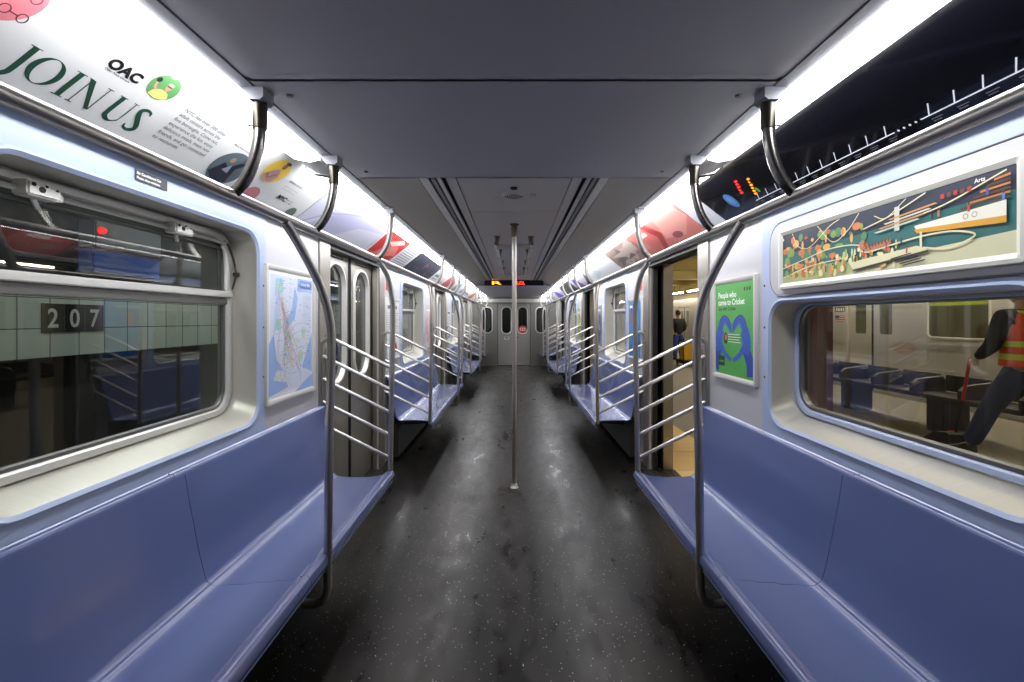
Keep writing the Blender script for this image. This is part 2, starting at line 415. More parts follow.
# ------------------------------------------------------------------ windows
def reveal(s, c, z0, z1, parent):
    a = rrz(c-.60, c+.60, z0, z1, .11); b = rrz(c-.595, c+.595, z0+.055, z1-.01, .11); fn = sidefn(s)
    a2 = rrz(c-.588, c+.588, z0+.012, z1-.012, .10)
    MB().loft([[fn(u, v, WX-.004) for u, v in a2], [fn(u, v, 1.40) for u, v in b], [fn(u, v, 1.415) for u, v in b]]).build('window_reveal', M_reveal, parent)
    lip = rrz(c-.612, c+.612, z0-.012, z1+.012, .12)
    MB().loft([[fn(u, v, WX+.002) for u, v in lip], [fn(u, v, WX-.012) for u, v in rrz(c-.606, c+.606, z0-.006, z1+.006, .115)], [fn(u, v, WX-.014) for u, v in a],
               [fn(u, v, WX-.004) for u, v in a2]]).build('window_lip', M_bluew, parent)
def ring(s, o, i, x0, x1, name, m, parent):
    fn = sidefn(s)
    MB().loft([[fn(u, v, x1) for u, v in o], [fn(u, v, x0+.006) for u, v in o], [fn(u, v, x0) for u, v in i2(o, i, .2)], [fn(u, v, x0) for u, v in i2(o, i, .8)], [fn(u, v, x0+.006) for u, v in i], [fn(u, v, x1) for u, v in i]]).build(name, m, parent)
def i2(o, i, t): return [(a[0]+(b[0]-a[0])*t, a[1]+(b[1]-a[1])*t) for a, b in zip(o, i)]
def hopper_window(s, c, num, detail):
    W = thing('window_%d' % num, None, None, kind='structure'); fn = sidefn(s)
    reveal(s, c, .90, 1.84, W)
    o = rrz(c-.594, c+.594, .957, 1.828, .11); i = rrz(c-.548, c+.548, .988, 1.792, .085)
    ring(s, o, i, 1.385, 1.410, 'window_frame', M_alu, W)
    ring(s, rrz(c-.556, c+.556, .98, 1.80, .09), rrz(c-.532, c+.532, 1.004, 1.776, .07), 1.397, 1.410, 'window_gasket', M_alud, W)
    MB().plate(rrz(c-.54, c+.54, .996, 1.50, .075), [], fn, 1.404, 1.408).build('lower_pane', M_glass, W)
    MB().plate(rrz(c-.54, c+.54, 1.50, 1.785, .07), [], fn, 1.402, 1.406).build('upper_pane', M_glass, W)
    b = MB().m(M_alu); b.box(s*1.372, s*1.43, c-.575, c+.575, 1.515, 1.545, .004)
    b.m(M_alud); b.box(s*1.388, s*1.43, c-.555, c+.555, 1.480, 1.512, .003)
    b.build('transom_bar', None, W)
    if detail:
        k = MB().m(M_alu)
        k.tube([fn(c-.53, 1.775, 1.375), fn(c+.42, 1.775, 1.375), fn(c+.50, 1.758, 1.377), fn(c+.528, 1.70, 1.38), fn(c+.53, 1.55, 1.38)], .009, 8, 5)
        k.m(M_alud); k.tube([fn(c-.53, 1.748, 1.392), fn(c+.53, 1.748, 1.392)], .006, 8)
        k.build('hopper_rail', None, W)
        for yy in (-.35, .20):
            l = MB().m(M_alu); l.box(s*1.335, s*1.385, c+yy-.05, c+yy+.045, 1.755, 1.80, .005); l.box(s*1.345, s*1.38, c+yy+.045, c+yy+.062, 1.758, 1.78, .003)
            l.m(M_black)
            for (a, b_, r) in ((-.035, .012, .006), (-.012, .002, .009), (0.0, .014, .004), (.03, .010, .003)):
                l.lathe([(0, -.002), (r, -.002), (r, .002), (0, .002)], (s*1.335, c+yy+a, 1.775+b_), 10, 'X')
            l.build('latch', None, W)
            MB().tube([fn(c+yy, 1.757, 1.375), fn(c+yy+.03, 1.735, 1.392)], .007, 8).build('latch_arm', M_alu, W)
        q = MB(); q.tube([fn(c+.46, 1.80, 1.40), fn(c+.545, 1.775, 1.385), fn(c+.574, 1.70, 1.37), fn(c+.578, 1.63, 1.36)], .005, 8, 6)
        q.tube([fn(c+.578, 1.63, 1.36), fn(c+.570, 1.555, 1.375)], .0045, 8)
        q.lathe([(0, -.012), (.011, -.012), (.011, .012), (0, .012)], fn(c+.578, 1.63, 1.36), 12, 'X')
        q.build('stay_rod', M_cap, W)
hopper_window(-1, BC[0], 1, True)
for i, (s, c) in enumerate(((-1, BC[1]), (-1, BC[2]), (1, BC[1]), (1, BC[2]))): hopper_window(s, c, i+2, True)
W = thing('window_6', None, None, kind='structure')
reveal(1, BC[0], .90, 1.50, W)
ring(1, rrz(BC[0]-.594, BC[0]+.594, .957, 1.488, .11), rrz(BC[0]-.566, BC[0]+.566, .985, 1.475, .10), 1.378, 1.410, 'window_frame', M_bluew, W)
ring(1, rrz(BC[0]-.568, BC[0]+.568, .983, 1.477, .10), rrz(BC[0]-.548, BC[0]+.548, 1.003, 1.468, .09), 1.388, 1.410, 'window_gasket', M_alud, W)
MB().plate(rrz(BC[0]-.555, BC[0]+.555, .995, 1.475, .09), [], sidefn(1), 1.400, 1.404).build('window_pane', M_glass, W)
for i, s in enumerate((-1, 1)):
    W = thing('window_%d' % (7+i), None, None, kind='structure'); fn = sidefn(s)
    o = rrz(12.94, 13.51, .99, 1.81, .1); ii = rrz(12.98, 13.47, 1.03, 1.77, .09)
    ring(s, o, ii, WX-.012, 1.30, 'window_frame', M_alu, W)
    MB().plate(ii, [], fn, 1.29, 1.296).build('window_pane', M_glassd, W)

# pale blue surround panels about each window, screws along their edge
tn = 7
for s in (-1, 1):
    for i, c in enumerate(BC):
        top = 1.50 if (s == 1 and i == 0) else 1.84
        a = MB().m(M_bluew); fn = sidefn(s)
        a.plate(rrz(c-.665, c+.665, .80, 1.950, .01, 2), [rrz(c-.603, c+.603, .897, top+.003, .112)], fn, WX-.006, WX+.003)
        a.m(M_cap)
        for e in (-.645, .645):
            for z in (1.12, 1.37, 1.58): a.lathe([(0, -.002), (.005, -.002), (.006, .001)], (s*(WX-.007), c+e, z), 8, 'X')
        a.build('trim_%d' % tn)['kind'] = 'structure'; tn += 1

# ------------------------------------------------------------------ door pillars, doors
def pillars(s, c, n):
    a = MB().m(M_steel); fn = sidefn(s)
    for y0, y1 in ((c-DH-.17, c-DH), (c+DH, c+DH+.17)):
        a.box(s*(WX-.012), s*(WX+.002), y0, y1, 0, 1.950, .003)
        a.box(s*WX, s*1.30, y0+.01, y1-.01, 0, 1.94)
    for e in (-1, 1):
        y = c+e*(DH+.001); a.box(s*(WX-.010), s*1.325, y, y+e*.004, 0, 1.93)
        a.box(s*1.395, s*1.486, y, y-e*.012, -.02, 1.93)
    a.m(M_alud); a.box(s*(WX-.01), s*1.325, c-DH, c+DH, 1.928, 1.934)
    a.m(M_black); a.box(s*1.26, s*1.33, c-DH, c+DH, 1.90, 1.93)
    a.m(M_cap)
    for y in (c-DH-.085, c+DH+.085):
        for z in (.25, .9, 1.30, 1.91): a.lathe([(0, -.003), (.006, -.003), (.007, .001)], (s*(WX-.012), y, z), 8, 'X')
    a.build('trim_%d' % n)['kind'] = 'structure'
    t = MB().m(M_kick); t.box(s*1.20, s*1.50, c-DH, c+DH, -.01, .006)
    for k in range(5): t.box(s*(1.22+k*.055), s*(1.24+k*.055), c-DH+.02, c+DH-.02, .006, .010)
    t.build('trim_%d' % (n+20))['kind'] = 'structure'
def door_leaf(s, y0, y1, lead):
    """lead: +1 when the closing edge is at y1"""
    fn = sidefn(s); c = (y0+y1)/2; L = []
    win = rrz(c-.185, c+.185, .93, 1.83, .165, 8)
    L.append(('leaf_panel', MB().plate([(y0, .02), (y1, .02), (y1, 1.93), (y0, 1.93)], [win], fn, 1.335, 1.372), M_door))
    o = rrz(c-.205, c+.205, .91, 1.85, .18, 8); i = rrz(c-.165, c+.165, .95, 1.81, .15, 8)
    r = MB(); r.loft([[fn(u, v, 1.336) for u, v in o], [fn(u, v, 1.322) for u, v in i2(o, i, .25)], [fn(u, v, 1.322) for u, v in i2(o, i, .7)], [fn(u, v, 1.352) for u, v in i]])
    L.append(('window_ring', r, M_alu))
    L.append(('window_pane', MB().plate(rrz(c-.175, c+.175, .94, 1.82, .16, 8), [], fn, 1.352, 1.357), M_glassd))
    e = y1 if lead > 0 else y0
    L.append(('rubber_edge', MB().box(s*1.328, s*1.38, e-.022*(lead > 0), e+.022*(lead < 0), .02, 1.93, .006), M_black))
    lb = MB().m(M_black); lb.box(s*1.333, s*1.336, c-.14, c+.14, 1.870, 1.895); lb.m(M_alu)
    for k in range(9): lb.box(s*1.3325, s*1.3331, c-.125+k*.028, c-.107+k*.028, 1.879, 1.887)
    L.append(('door_label', lb, None))
    return L
dn = 1
for s in (-1, 1):
    for j, c in enumerate(DC):
        pillars(s, c, tn); tn += 1
        D = thing('door_%d' % dn, None, None, kind='structure'); dn += 1
        sh = 0 if s < 0 else DH-.03
        for y0, y1, ld in ((c-DH-sh, c-.002-sh, 1), (c+.002+sh, c+DH+sh, -1)):
            LF = bpy.data.objects.new('door_leaf', None); COL.objects.link(LF); LF.parent = D
            for nm, mb, m in door_leaf(s, y0, y1, ld): mb.build(nm, m, LF)
        if s > 0:
            g = MB().m(M_black)
            for e in (-1, 1): g.box(s*1.30, s*1.335, c+e*(DH-.03), c+e*(DH+.002), .0, 1.93)
            g.build('door_pocket_seal', None, D)
# door at far end
D = thing('door_%d' % dn, None, None, kind='structure')
wl, wr = rrz(-.365, -.095, .99, 1.78, .13), rrz(.125, .395, .99, 1.78, .13)
fy = lambda u, v, t: (u, t, v)
MB().plate([(-.49, .02), (.49, .02), (.49, 1.875), (-.49, 1.875)], [wl, wr], fy, Y1+.02, Y1+.05).build('leaf_panel', mat('end_door_steel', (158, 156, 148), .35, .7), D)
for cx in (-.23, .26):
    o = rrz(cx-.165, cx+.165, .96, 1.81, .15); i = rrz(cx-.13, cx+.13, .995, 1.775, .12)
    MB().loft([[fy(u, v, Y1+.021) for u, v in o], [fy(u, v, Y1+.003) for u, v in i2(o, i, .4)], [fy(u, v, Y1+.03) for u, v in i]]).build('window_ring', M_alu, D)
    MB().plate(i, [], fy, Y1+.03, Y1+.035).build('window_pane', M_glassd, D)
MB().box(-.50, -.486, Y1-.005, Y1+.05, 0, 1.885).build('door_seal', M_black, D)
MB().box(.486, .50, Y1-.005, Y1+.05, 0, 1.885).build('door_seal', M_black, D)
h = MB(); h.box(.02, .06, Y1-.02, Y1+.02, .86, 1.0, .01); h.box(.03, .14, Y1-.06, Y1-.04, .86, .885, .005); h.box(.03, .055, Y1-.06, Y1, .86, .885)
h.build('door_handle', M_cap, D)
# stickers on the end door
c = Card((-.29, Y1+.018, .80), (1, 0, 0), (0, 0, 1), .14, .09, M_print_w)
c.rect(.02, .12, .06, .08, M_black)
for k in range(3): c.rect(.02, .12, .045-k*.014, .052-k*.014, M_dark)
tag(c.build('notice_sticker'), 'small white notice sticker below the window on the end door', 'sticker')
c = Card((.26-.13, Y1+.024, .985), (1, 0, 0), (0, 0, 1), .26, .26, M_dark)
c.mb = MB(); c.mb.m(M_red); c.ell(.13, .13, .115, .115, mat('sticker_red', (205, 40, 42), .4), 28); c.rect(.05, .21, .09, .17, M_print_w); c.rect(.07, .12, .10, .16, M_red); c.rect(.14, .19, .10, .16, M_red)
tag(c.build('warning_sticker'), 'round red warning sticker on the glass of the end door', 'sticker')

# ------------------------------------------------------------------ LED sign on the far dropped ceiling
def led_sign(y, face, name, label):
    t = thing(name, label, 'sign', (0, y, 2.15), 'led signs')
    s = -1 if face < 0 else 1
    MB().box(-.60, .60, 0, s*.012, -.052, .062).build('sign_face', M_black, t)
    for nm, msg, u0, m in (('orange_text', '11:42', -.47, emit('led_orange', (255, 130, 30), 6)), ('red_text', 'EXIT', .05, emit('led_red', (255, 50, 30), 6))):
        g = MB(); 
        vs, fs, wd = text_poly({'orange_text': 'R', 'red_text': 'LCL'}[nm], .085, .004)
        k = .22/wd if nm == 'orange_text' else .17/wd
        g.add([(s*-1*(u0+a*k) if s > 0 else (u0+a*k), s*.0135, b-.030) for a, b in vs], fs)
        g.build(nm, m, t)
led_sign(9.238, -1, 'led_sign', 'black electronic sign with orange and red characters on the far ceiling step')

# ------------------------------------------------------------------ benches
prof = [(1.256, .835, 0), (1.250, .846, 0), (1.240, .848, 0), (1.232, .842, 0), (1.228, .828, .01), (1.218, .76, .05), (1.205, .69, .06), (1.190, .61, .07), (1.174, .53, .075), (1.160, .470, .078),
        (1.153, .446, .08), (1.148, .434, .08), (1.141, .427, .08), (1.135, .4255, .08), (1.130, .421, .083), (1.122, .417, .085), (1.106, .4155, .088), (1.04, .4145, .10), (.95, .414, .10), (.88, .4145, .085), (.835, .416, .05), (.824, .4175, .035), (.817, .4225, .028), (.808, .4255, .02), (.798, .424, .010), (.789, .418, .003), (.784, .408, 0), (.781, .388, 0), (.790, .364, .01), (.81, .355, .02)]
def seamy(k): 
    L, z = prof[k][0], prof[k][1]
    return 0 if z > .84 else (.05 if z > .44 and L > 1.12 else .05+.05*max(0, (1.1-L)/.3))
def shell(s, ya, yb, enda, endb):
    """grid over profile x length; enda/endb: 'end' (scooped) or 'seam'"""
    # smooth the profile
    pr = catmull([Vector(p) for p in prof], 3); n = 26; rows = []
    for p in pr:
        k = min(range(len(prof)), key=lambda q: abs(prof[q][0]-p.x)+abs(prof[q][1]-p.y))
        a = ya+(p.z if enda == 'end' else seamy(k)+.0015); b = yb-(p.z if endb == 'end' else -seamy(k)+.0015)
        rows.append([(p.x, a+(b-a)*j/n, p.y) for j in range(n+1)])
    # round the outer top corners of the back
    vs = []; fs = []; n1 = n+1
    for r in rows: vs += [(s*x, y, z) for x, y, z in r]
    N = len(vs)
    # underside: offset by a simple normal in section
    for i, r in enumerate(rows):
        a, b = rows[max(i-1, 0)][0], rows[min(i+1, len(rows)-1)][0]
        d = Vector((b[0]-a[0], 0, b[2]-a[2])).normalized(); nn = Vector((d.z, 0, -d.x))
        if nn.x < 0 and abs(nn.z) < .5 and r[0][2] > .45: nn = -nn
        nn = Vector((-d.z, 0, d.x)) if Vector((-d.z, 0, d.x)).dot(Vector((1, 0, -.6))) > 0 else Vector((d.z, 0, -d.x))
        th = .008
        vs += [(s*(x+nn.x*th), y, z+nn.z*th) for x, y, z in r]
    R = len(rows)
    for i in range(R-1):
        for j in range(n):
            a = i*n1+j; fs.append((a, a+1, a+n1+1, a+n1)); a += N; fs.append((a, a+n1, a+n1+1, a+1))
    for i in range(R-1):
        for j in (0, n):
            a = i*n1+j; fs.append((a, a+n1, a+n1+N, a+N))
    for i in (0, R-1):
        for j in range(n): a = i*n1+j; fs.append((a, a+1, a+1+N, a+N))
    return MB().add(vs, fs)
def bench(s, c, half, label):
    t = thing('passenger_bench', label, 'bench', (s*1.27, c, 0), 'blue benches along the walls')
    def put(mb, nm, m, **kw):
        o = mb.build(nm, m, t, angle=60, **kw); o.location = (-s*1.27, -c, 0); return o
    if half > 1:
        put(shell(s, c-half, c, 'end', 'seam'), 'seat_shell', M_seat); put(shell(s, c, c+half, 'seam', 'end'), 'seat_shell', M_seat)
    else: put(shell(s, c-half, c+half, 'end', 'end'), 'seat_shell', M_seat)
    u = MB(); fn = lambda a, b, q: (s*a, q, b)
    u.prism([(1.262, .03), (1.16, .03), (1.16, .30), (1.18, .36), (1.22, .38), (1.262, .38)], fn, c-half+.16, c+half-.16)
    put(u, 'heater_box', M_kick)
    for k in (-1, 0, 1):
        y = c+k*(half-.25)
        b = MB().prism([(1.12, .34), (.82, .36), (.80, .385), (.95, .405), (1.12, .405)], fn, y-.02, y+.02)
        put(b, 'seat_bracket', M_under)
    return t
HB = 1.325
bl = ['blue two-piece bench under the window that shows the 207 tile sign', 'blue bench under the window between the two closed door pairs', 'blue bench between the second and third closed door pairs',
      'short blue bench beyond the last closed doors at the end wall']
br = ['blue two-piece bench under the picture window with the park illustration', 'blue bench under the window between the two nearest open doorways', 'blue bench between the second and third open doorways',
      'short blue bench beyond the last open doorway at the end wall']
for s, L in ((-1, bl), (1, br)):
    for i, c in enumerate(BC): bench(s, c, HB, L[i])
    bench(s, 13.18, .60, L[3])

# ------------------------------------------------------------------ poles, screens, rails, hoops
def screen(s, y, d, label):
    """end screen at a doorway; d = +1 when the bench lies at larger y"""
    t = thing('end_screen', label, 'railing', (s*.8, y, 0), 'barred end screens')
    def put(mb, nm, m): o = mb.build(nm, m, t); o.location = (-s*.8, -y, 0)
    z0 = .40
    put(MB().tube([(s*.812, y, z0), (s*.806, y, .80), (s*.795, y, 1.40), (s*.797, y+d*.015, 1.55), (s*.815, y+d*.055, 1.69), (s*RX, y+d*.10, RZ-.012)], .0175, 14, 6), 'pole', M_tube)
    for k in range(5):
        zp = 1.093-.15*k; zw = zp+.205
        if k == 0: put(MB().tube([(s*.80, y, zp), (s*1.18, y, zp+.185), (s*1.225, y, zp+.190), (s*1.252, y, zp+.165), (s*1.256, y, zp+.10), (s*1.256, y, .60), (s*1.25, y+d*.03, .52), (s*1.23, y+d*.06, .49)], .0115, 10, 5), 'top_bar', M_bar)
        else: put(MB().tube([(s*.80, y, zp), (s*1.254, y, zp+.227)], .0115, 10), 'cross_bar', M_bar)
    put(MB().box(s*1.235, s*1.262, y-d*.035-.012, y-d*.035+.012, .80, 1.215, .005), 'wall_post', M_tube)
def midpole(s, y, label):
    t = thing('grab_pole', label, 'pole', (s*.79, y, 0), 'leaning grab poles at the benches')
    def put(mb, nm, m): o = mb.build(nm, m, t); o.location = (-s*.79, -y, 0)
    put(MB().tube([(s*.93, y, .235), (s*.88, y, .205), (s*.815, y, .215), (s*.792, y, .262), (s*.790, y, .34), (s*.785, y, .80), (s*.775, y, 1.27), (s*.777, y-.008, 1.40), (s*.788, y-.045, 1.51), (s*.805, y-.10, 1.60), (s*.828, y-.17, 1.695), (s*RX, y-.24, RZ-.012)], .0175, 14, 6), 'pole', M_tube)
    put(MB().box(s*.92, s*.96, y-.03, y+.03, .22, .38, .006), 'mount', M_under)
nl = ['barred end screen of the nearest bench at the first closed doors', 'barred screen at the near end of the second bench, past the first closed doors',
      'barred screen at the far end of the second bench, before the second closed doors', 'barred screen at the near end of the third bench, closed-door side', 'barred screen at the far end of the third bench, closed-door side',
      'barred screen of the short bench beyond the last closed doors']
nr = [x.replace('closed-door side', 'open-door side').replace('closed doors', 'open doorway') for x in nl]
ys = [(2.985, -1), (4.40, 1), (7.065, -1), (8.475, 1), (11.145, -1), (12.56, 1)]
for s, L in ((-1, nl), (1, nr)):
    for (y, d), lb in zip(ys, L): screen(s, y, d, lb)
    sd = 'closed-door side' if s < 0 else 'open-door side'
    midpole(s, 1.93, 'curved steel pole bowing up from the nearest bench, %s' % sd)
    midpole(s, 6.42, 'curved steel pole at the second bench, %s' % sd)
    midpole(s, 10.45, 'curved steel pole at the third bench, %s' % sd)
    # overhead rail with brackets
    t = thing('overhead_rail', 'long steel overhead rail under the advertising panels, %s' % sd, 'handrail', (s*RX, Y0, RZ))
    def put(mb, nm, m): o = mb.build(nm, m, t); o.location = (-s*RX, -Y0, -RZ)
    put(MB().tube([(s*RX, Y0+.01, RZ), (s*RX, Y1-.12, RZ)], .0175, 16), 'rail_tube', M_tube)
    hy = [.30, 1.375, 1.94, 2.83, 4.88, 5.75, 6.42, 7.24, 9.25, 9.95, 10.6, 11.45, 13.35]
    names = ['just behind the viewer', 'at the near end of the dropped hatch', 'above the nearest curved pole', 'at the first door pair', 'at the start of the second bench', 'at the middle of the second bench',
             'above the second curved pole', 'at the end of the second bench', 'at the start of the third bench', 'before the third curved pole', 'past the third curved pole', 'at the last door pair', 'by the end wall']
    for y, nm in zip(hy, names):
        if y < 1: continue
        q = thing('grab_hoop', 'bowed steel hanger %s, %s' % (nm, sd), 'hanger', (s*RX, y, RZ), 'bowed hangers along the overhead rails')
        a = MB().tube([(s*.768, y, 2.01), (s*.769, y, 1.975), (s*.776, y, 1.925), (s*.793, y, 1.868), (s*.820, y, 1.820), (s*RX, y, RZ+.004)], .0172, 14, 6).build('tube', M_hoop_shaded if y < 2.5 else M_tube, q)
        b = MB().lathe([(.0, 1.985), (.0200, 1.985), (.0205, 1.989), (.0215, 2.065), (0, 2.065)], (s*.768, y, 0), 18)
        b.tube([(s*.790, y, 1.997), (s*.803, y, 1.997)], .003, 6)
        b = b.build('collar', M_cap if y < 2.5 else M_tube, q)
        k = MB().prism([(.742, 2.10), (.742, 2.07), (.752, 2.062), (.786, 2.062), (.80, 2.075), (.812, 2.10)], lambda u, v, w: (s*u, w, v), y-.030, y+.030).build('mounting_block', M_cove, q); k.location = (-s*RX, -y, -RZ)
        a.location = b.location = (-s*RX, -y, -RZ)
        if y > 2.5:
            g = MB().box(s*.765, s*.812, y-.05, y+.05, 2.092, 2.0985, .002).build('ceiling_plate', M_alu, q); g.location = (-s*RX, -y, -RZ)
# centre poles
cy = [3.82, 7.9, 11.95]
cl = ['vertical centre pole nearest the viewer, standing at the first doors', 'vertical centre pole at the second doors', 'vertical centre pole at the last doors']
for y, lb in zip(cy, cl):
    t = thing('centre_pole', lb, 'pole', (.003, y, 0), 'centre aisle poles')
    top = 2.10 if y > 9.24 else 2.21
    MB().tube([(0, 0, .02), (0, 0, top)], .019, 16).build('pole', M_tube, t)
    MB().lathe([(0, 0), (.034, 0), (.034, .006), (.026, .016), (.026, .03), (0, .03)]).build('floor_socket', M_alu, t)
    MB().lathe([(0, top-.11), (.024, top-.11), (.026, top-.10), (.026, top-.012), (.040, top-.008), (.040, top), (0, top)]).build('ceiling_socket', M_cap, t)
# overhead loop
t = thing('overhead_loop', 'rounded steel grab loop hung from the centre ceiling past the first pole', 'handrail', (0, 4.3, 2.11))
lp = [(u, v, 0) for u, v in rrz(-.165, .165, 0, 2.75, .09)]
MB().tube([(a, b, 0) for a, b, _ in lp]+[lp[0], lp[1]], .0165, 12, 2, cap=False).build('loop_tube', M_tube, t)
for y in (.09, .9, 1.85, 2.66):
    for x in (-.165, .165):
        MB().lathe([(0, -.015), (.022, -.015), (.022, .05), (.030, .09), (.036, .10), (0, .10)], (x, y, 0), 14).build('hanger', M_cap, t)
# ceiling speaker
t = thing('ceiling_speaker', 'round grey speaker grille with a clip each side in the centre ceiling', 'speaker', (0, 2.92, 2.21))
g = MB().m(M_ceil2).lathe([(0, -.012), (.070, -.012), (.078, -.006), (.080, 0), (0, 0)], seg=28)
g.build('grille', None, t)
h = MB().m(M_dark)
for i in range(-4, 5):
    for j in range(-4, 5):
        if i*i+j*j < 18: h.lathe([(0, -.013), (.0045, -.013), (.0045, -.011)], (i*.013, j*.013, 0), 6)
h.build('grille_holes', None, t)
for sx in (-1, 1):
    MB().tube([(sx*.105, -.03, -.006), (sx*.135, -.015, -.006), (sx*.135, .015, -.006), (sx*.105, .03, -.006)], .003, 6, 4).build('clip', M_alu, t)
MB().lathe([(0, -.01), (.02, -.01), (.022, 0), (0, 0)], (0, -.16, 0)).build('sensor', M_dark, t)
#@@PART2
# ------------------------------------------------------------------ advertising cards in the cove
def C(*c): return mat('print_%02x%02x%02x' % c, c, .38)
OFFN = Vector((-.184, 0, -.236)).normalized()
def ad(s, ya, yb, base):
    n = Vector((s*OFFN.x, 0, OFFN.z))*.001
    if s < 0: return Card(Vector((-PB.x, ya, PB.z))+n, (0, 1, 0), (-s*.236, 0, .184), yb-ya, PL, base)
    return Card(Vector((PB.x, yb, PB.z))+n, (0, -1, 0), (-.236, 0, .184), yb-ya, PL, base)
K = C(20, 20, 20)
A = ad(-1, .62, 2.49, C(226, 227, 225)); Y = lambda y: y-.62; H = PL
grn = C(34, 78, 58)
A.ell(Y(.905), .76*H, .095, .095, C(226, 130, 140), 36)
A.ell(Y(.86), .66*H, .05, .05, C(214, 160, 90), 24)
A.poly([(Y(.80), .78*H), (Y(.90), .82*H), (Y(.905), .74*H), (Y(.83), .70*H)], C(240, 240, 240))
for yy, vv in ((.962, .80), (.972, .62)):
    for e in (-.017, .017): A.stroke([(Y(yy)+e+.009*math.cos(q*PI/6), vv*H+.012*math.sin(q*PI/6)) for q in range(13)], .0025, C(90, 40, 50))
    A.stroke([(Y(yy)-.009, vv*H), (Y(yy)+.009, vv*H)], .003, C(90, 40, 50))
# JOIN US in a high-contrast serif
b, t = .19*H, .48*H; hh = t-b
def serif(u, v, wd=.020): A.rect(u-wd/2, u+wd/2, v-.0012, v+.0012, grn)
u = Y(1.052); A.stroke([(u, t), (u, b+.012), (u-.003, b-.006), (u-.012, b-.016), (u-.022, b-.013)], lambda q: .013 if q < .6 else .013-.008*(q-.6)/.4, grn, 4); A.ell(u-.021, b-.009, .006, .006, grn); serif(u, t, .026)
def bowl(uc, a, bb, tx=.0135, ty=.0022, m=40):
    vc = (b+t)/2; A.mb.m(grn); o_ = [(uc+a*math.cos(2*PI*k/m), vc+bb*math.sin(2*PI*k/m)) for k in range(m)]; i_ = [(uc+(a-tx)*math.cos(2*PI*k/m), vc+(bb-ty)*math.sin(2*PI*k/m)) for k in range(m)]
    A.mb.add([A.P(*p, A.layer*.00015) for p in o_+i_], [(k, (k+1) % m, m+(k+1) % m, m+k) for k in range(m)])
bowl(Y(1.104), .036, hh/2)
u = Y(1.163); A.rect(u-.0068, u+.0068, b, t, grn); serif(u, b, .028); serif(u, t, .028)
u0, u1 = Y(1.193), Y(1.245)
A.rect(u0-.0015, u0+.0015, b, t, grn); A.rect(u1-.0015, u1+.0015, b, t, grn); A.poly([(u0-.008, t), (u0+.008, t), (u1+.0015, b), (u1-.010, b)], grn); serif(u0, b, .018); serif(u1, t, .018); serif(u0-.004, t, .012)
u0, u1 = Y(1.288), Y(1.330)
A.stroke([(u0, t), (u0, b+.024), (u0+.005, b+.008), ((u0+u1)/2, b), (u1-.005, b+.008), (u1, b+.024), (u1, t)], lambda q: .013 if q < .4 else (.013-.010*(q-.4)/.2 if q < .6 else .003), grn, 4); serif(u0, t, .024); serif(u1, t, .016)
u = Y(1.372); A.stroke([(u+.017, t-.014), (u+.012, t-.003), (u-.002, t), (u-.015, t-.009), (u-.012, t-.024), (u, (b+t)/2), (u+.014, b+.022), (u+.014, b+.008), (u, b), (u-.014, b+.004), (u-.018, b+.016)], lambda q: .004+.011*math.sin(PI*q), grn, 5)
A.text('OAC', Y(1.18), .66*H, .044, K, bold=.05)
A.text('Older Adult Centers', Y(1.185), .625*H, .0088, K, bold=.012)
A.ell(Y(1.342), .78*H, .046, .046, C(92, 150, 92), 32)
A.poly([(Y(1.318), .645*H), (Y(1.322), .70*H), (Y(1.336), .745*H), (Y(1.352), .755*H), (Y(1.368), .735*H), (Y(1.376), .69*H), (Y(1.366), .655*H), (Y(1.345), .632*H)], C(226, 232, 120))
A.stroke([(Y(1.330), .72*H), (Y(1.318), .74*H), (Y(1.312), .80*H)], .007, C(200, 146, 116), 3); A.ell(Y(1.311), .825*H, .008, .009, C(36, 44, 46))
A.rect(Y(1.347), Y(1.357), .745*H, .78*H, C(196, 140, 112)); A.ell(Y(1.352), .808*H, .0095, .0125, C(206, 150, 120)); A.ell(Y(1.352), .842*H, .0105, .0055, C(170, 160, 150)); A.rect(Y(1.3435), Y(1.3605), .808*H, .822*H, C(60, 40, 40)); A.ell(Y(1.335), .92*H, .010, .004, C(200, 224, 160))
for k, ln in enumerate(['NYC has over 300 older', 'adult centers across the', 'five boroughs. Come out,', 'experience the fun, enjoy', 'delicious meals, meet new', 'friends, and get connected', 'to resources.']):
    A.text(ln, Y(1.452), (.685-.073*k)*H, .0200, C(84, 86, 86), bold=.002, sx=1.02)
A.ell(Y(1.81), .33*H, .088, .088, C(92, 108, 116), 36)
A.poly([(Y(1.74), .18*H), (Y(1.77), .40*H), (Y(1.80), .34*H), (Y(1.84), .50*H), (Y(1.87), .52*H), (Y(1.84), .36*H), (Y(1.86), .12*H), (Y(1.80), .06*H)], C(34, 38, 52))
A.ell(Y(1.79), .47*H, .012, .014, C(176, 130, 110)); A.ell(Y(1.845), .56*H, .011, .013, C(90, 70, 60)); A.poly([(Y(1.785), .28*H), (Y(1.81), .40*H), (Y(1.825), .26*H)], C(150, 160, 176))
A.text('Make New Friends', Y(1.72), .66*H, .013, C(90, 92, 92), bold=.004)
A.ell(Y(2.03), .66*H, .072, .072, C(244, 206, 70), 36)
A.poly([(Y(1.975), .52*H), (Y(2.01), .66*H), (Y(2.04), .72*H), (Y(2.07), .60*H), (Y(2.06), .46*H), (Y(2.02), .43*H)], C(196, 150, 160)); A.ell(Y(2.045), .79*H, .014, .017, C(150, 96, 76)); A.ell(Y(2.05), .86*H, .018, .009, C(60, 50, 60)); A.stroke([(Y(1.99), .58*H), (Y(2.02), .50*H), (Y(2.05), .62*H)], .012, C(176, 110, 90))
A.ell(Y(2.04), .12*H, .05, .05, C(206, 130, 140)); 
A.text('NYC', Y(2.20), .27*H, .036, K, bold=.05); A.text('Department', Y(2.275), .32*H, .012, K); A.text('for the Aging', Y(2.275), .27*H, .012, K)
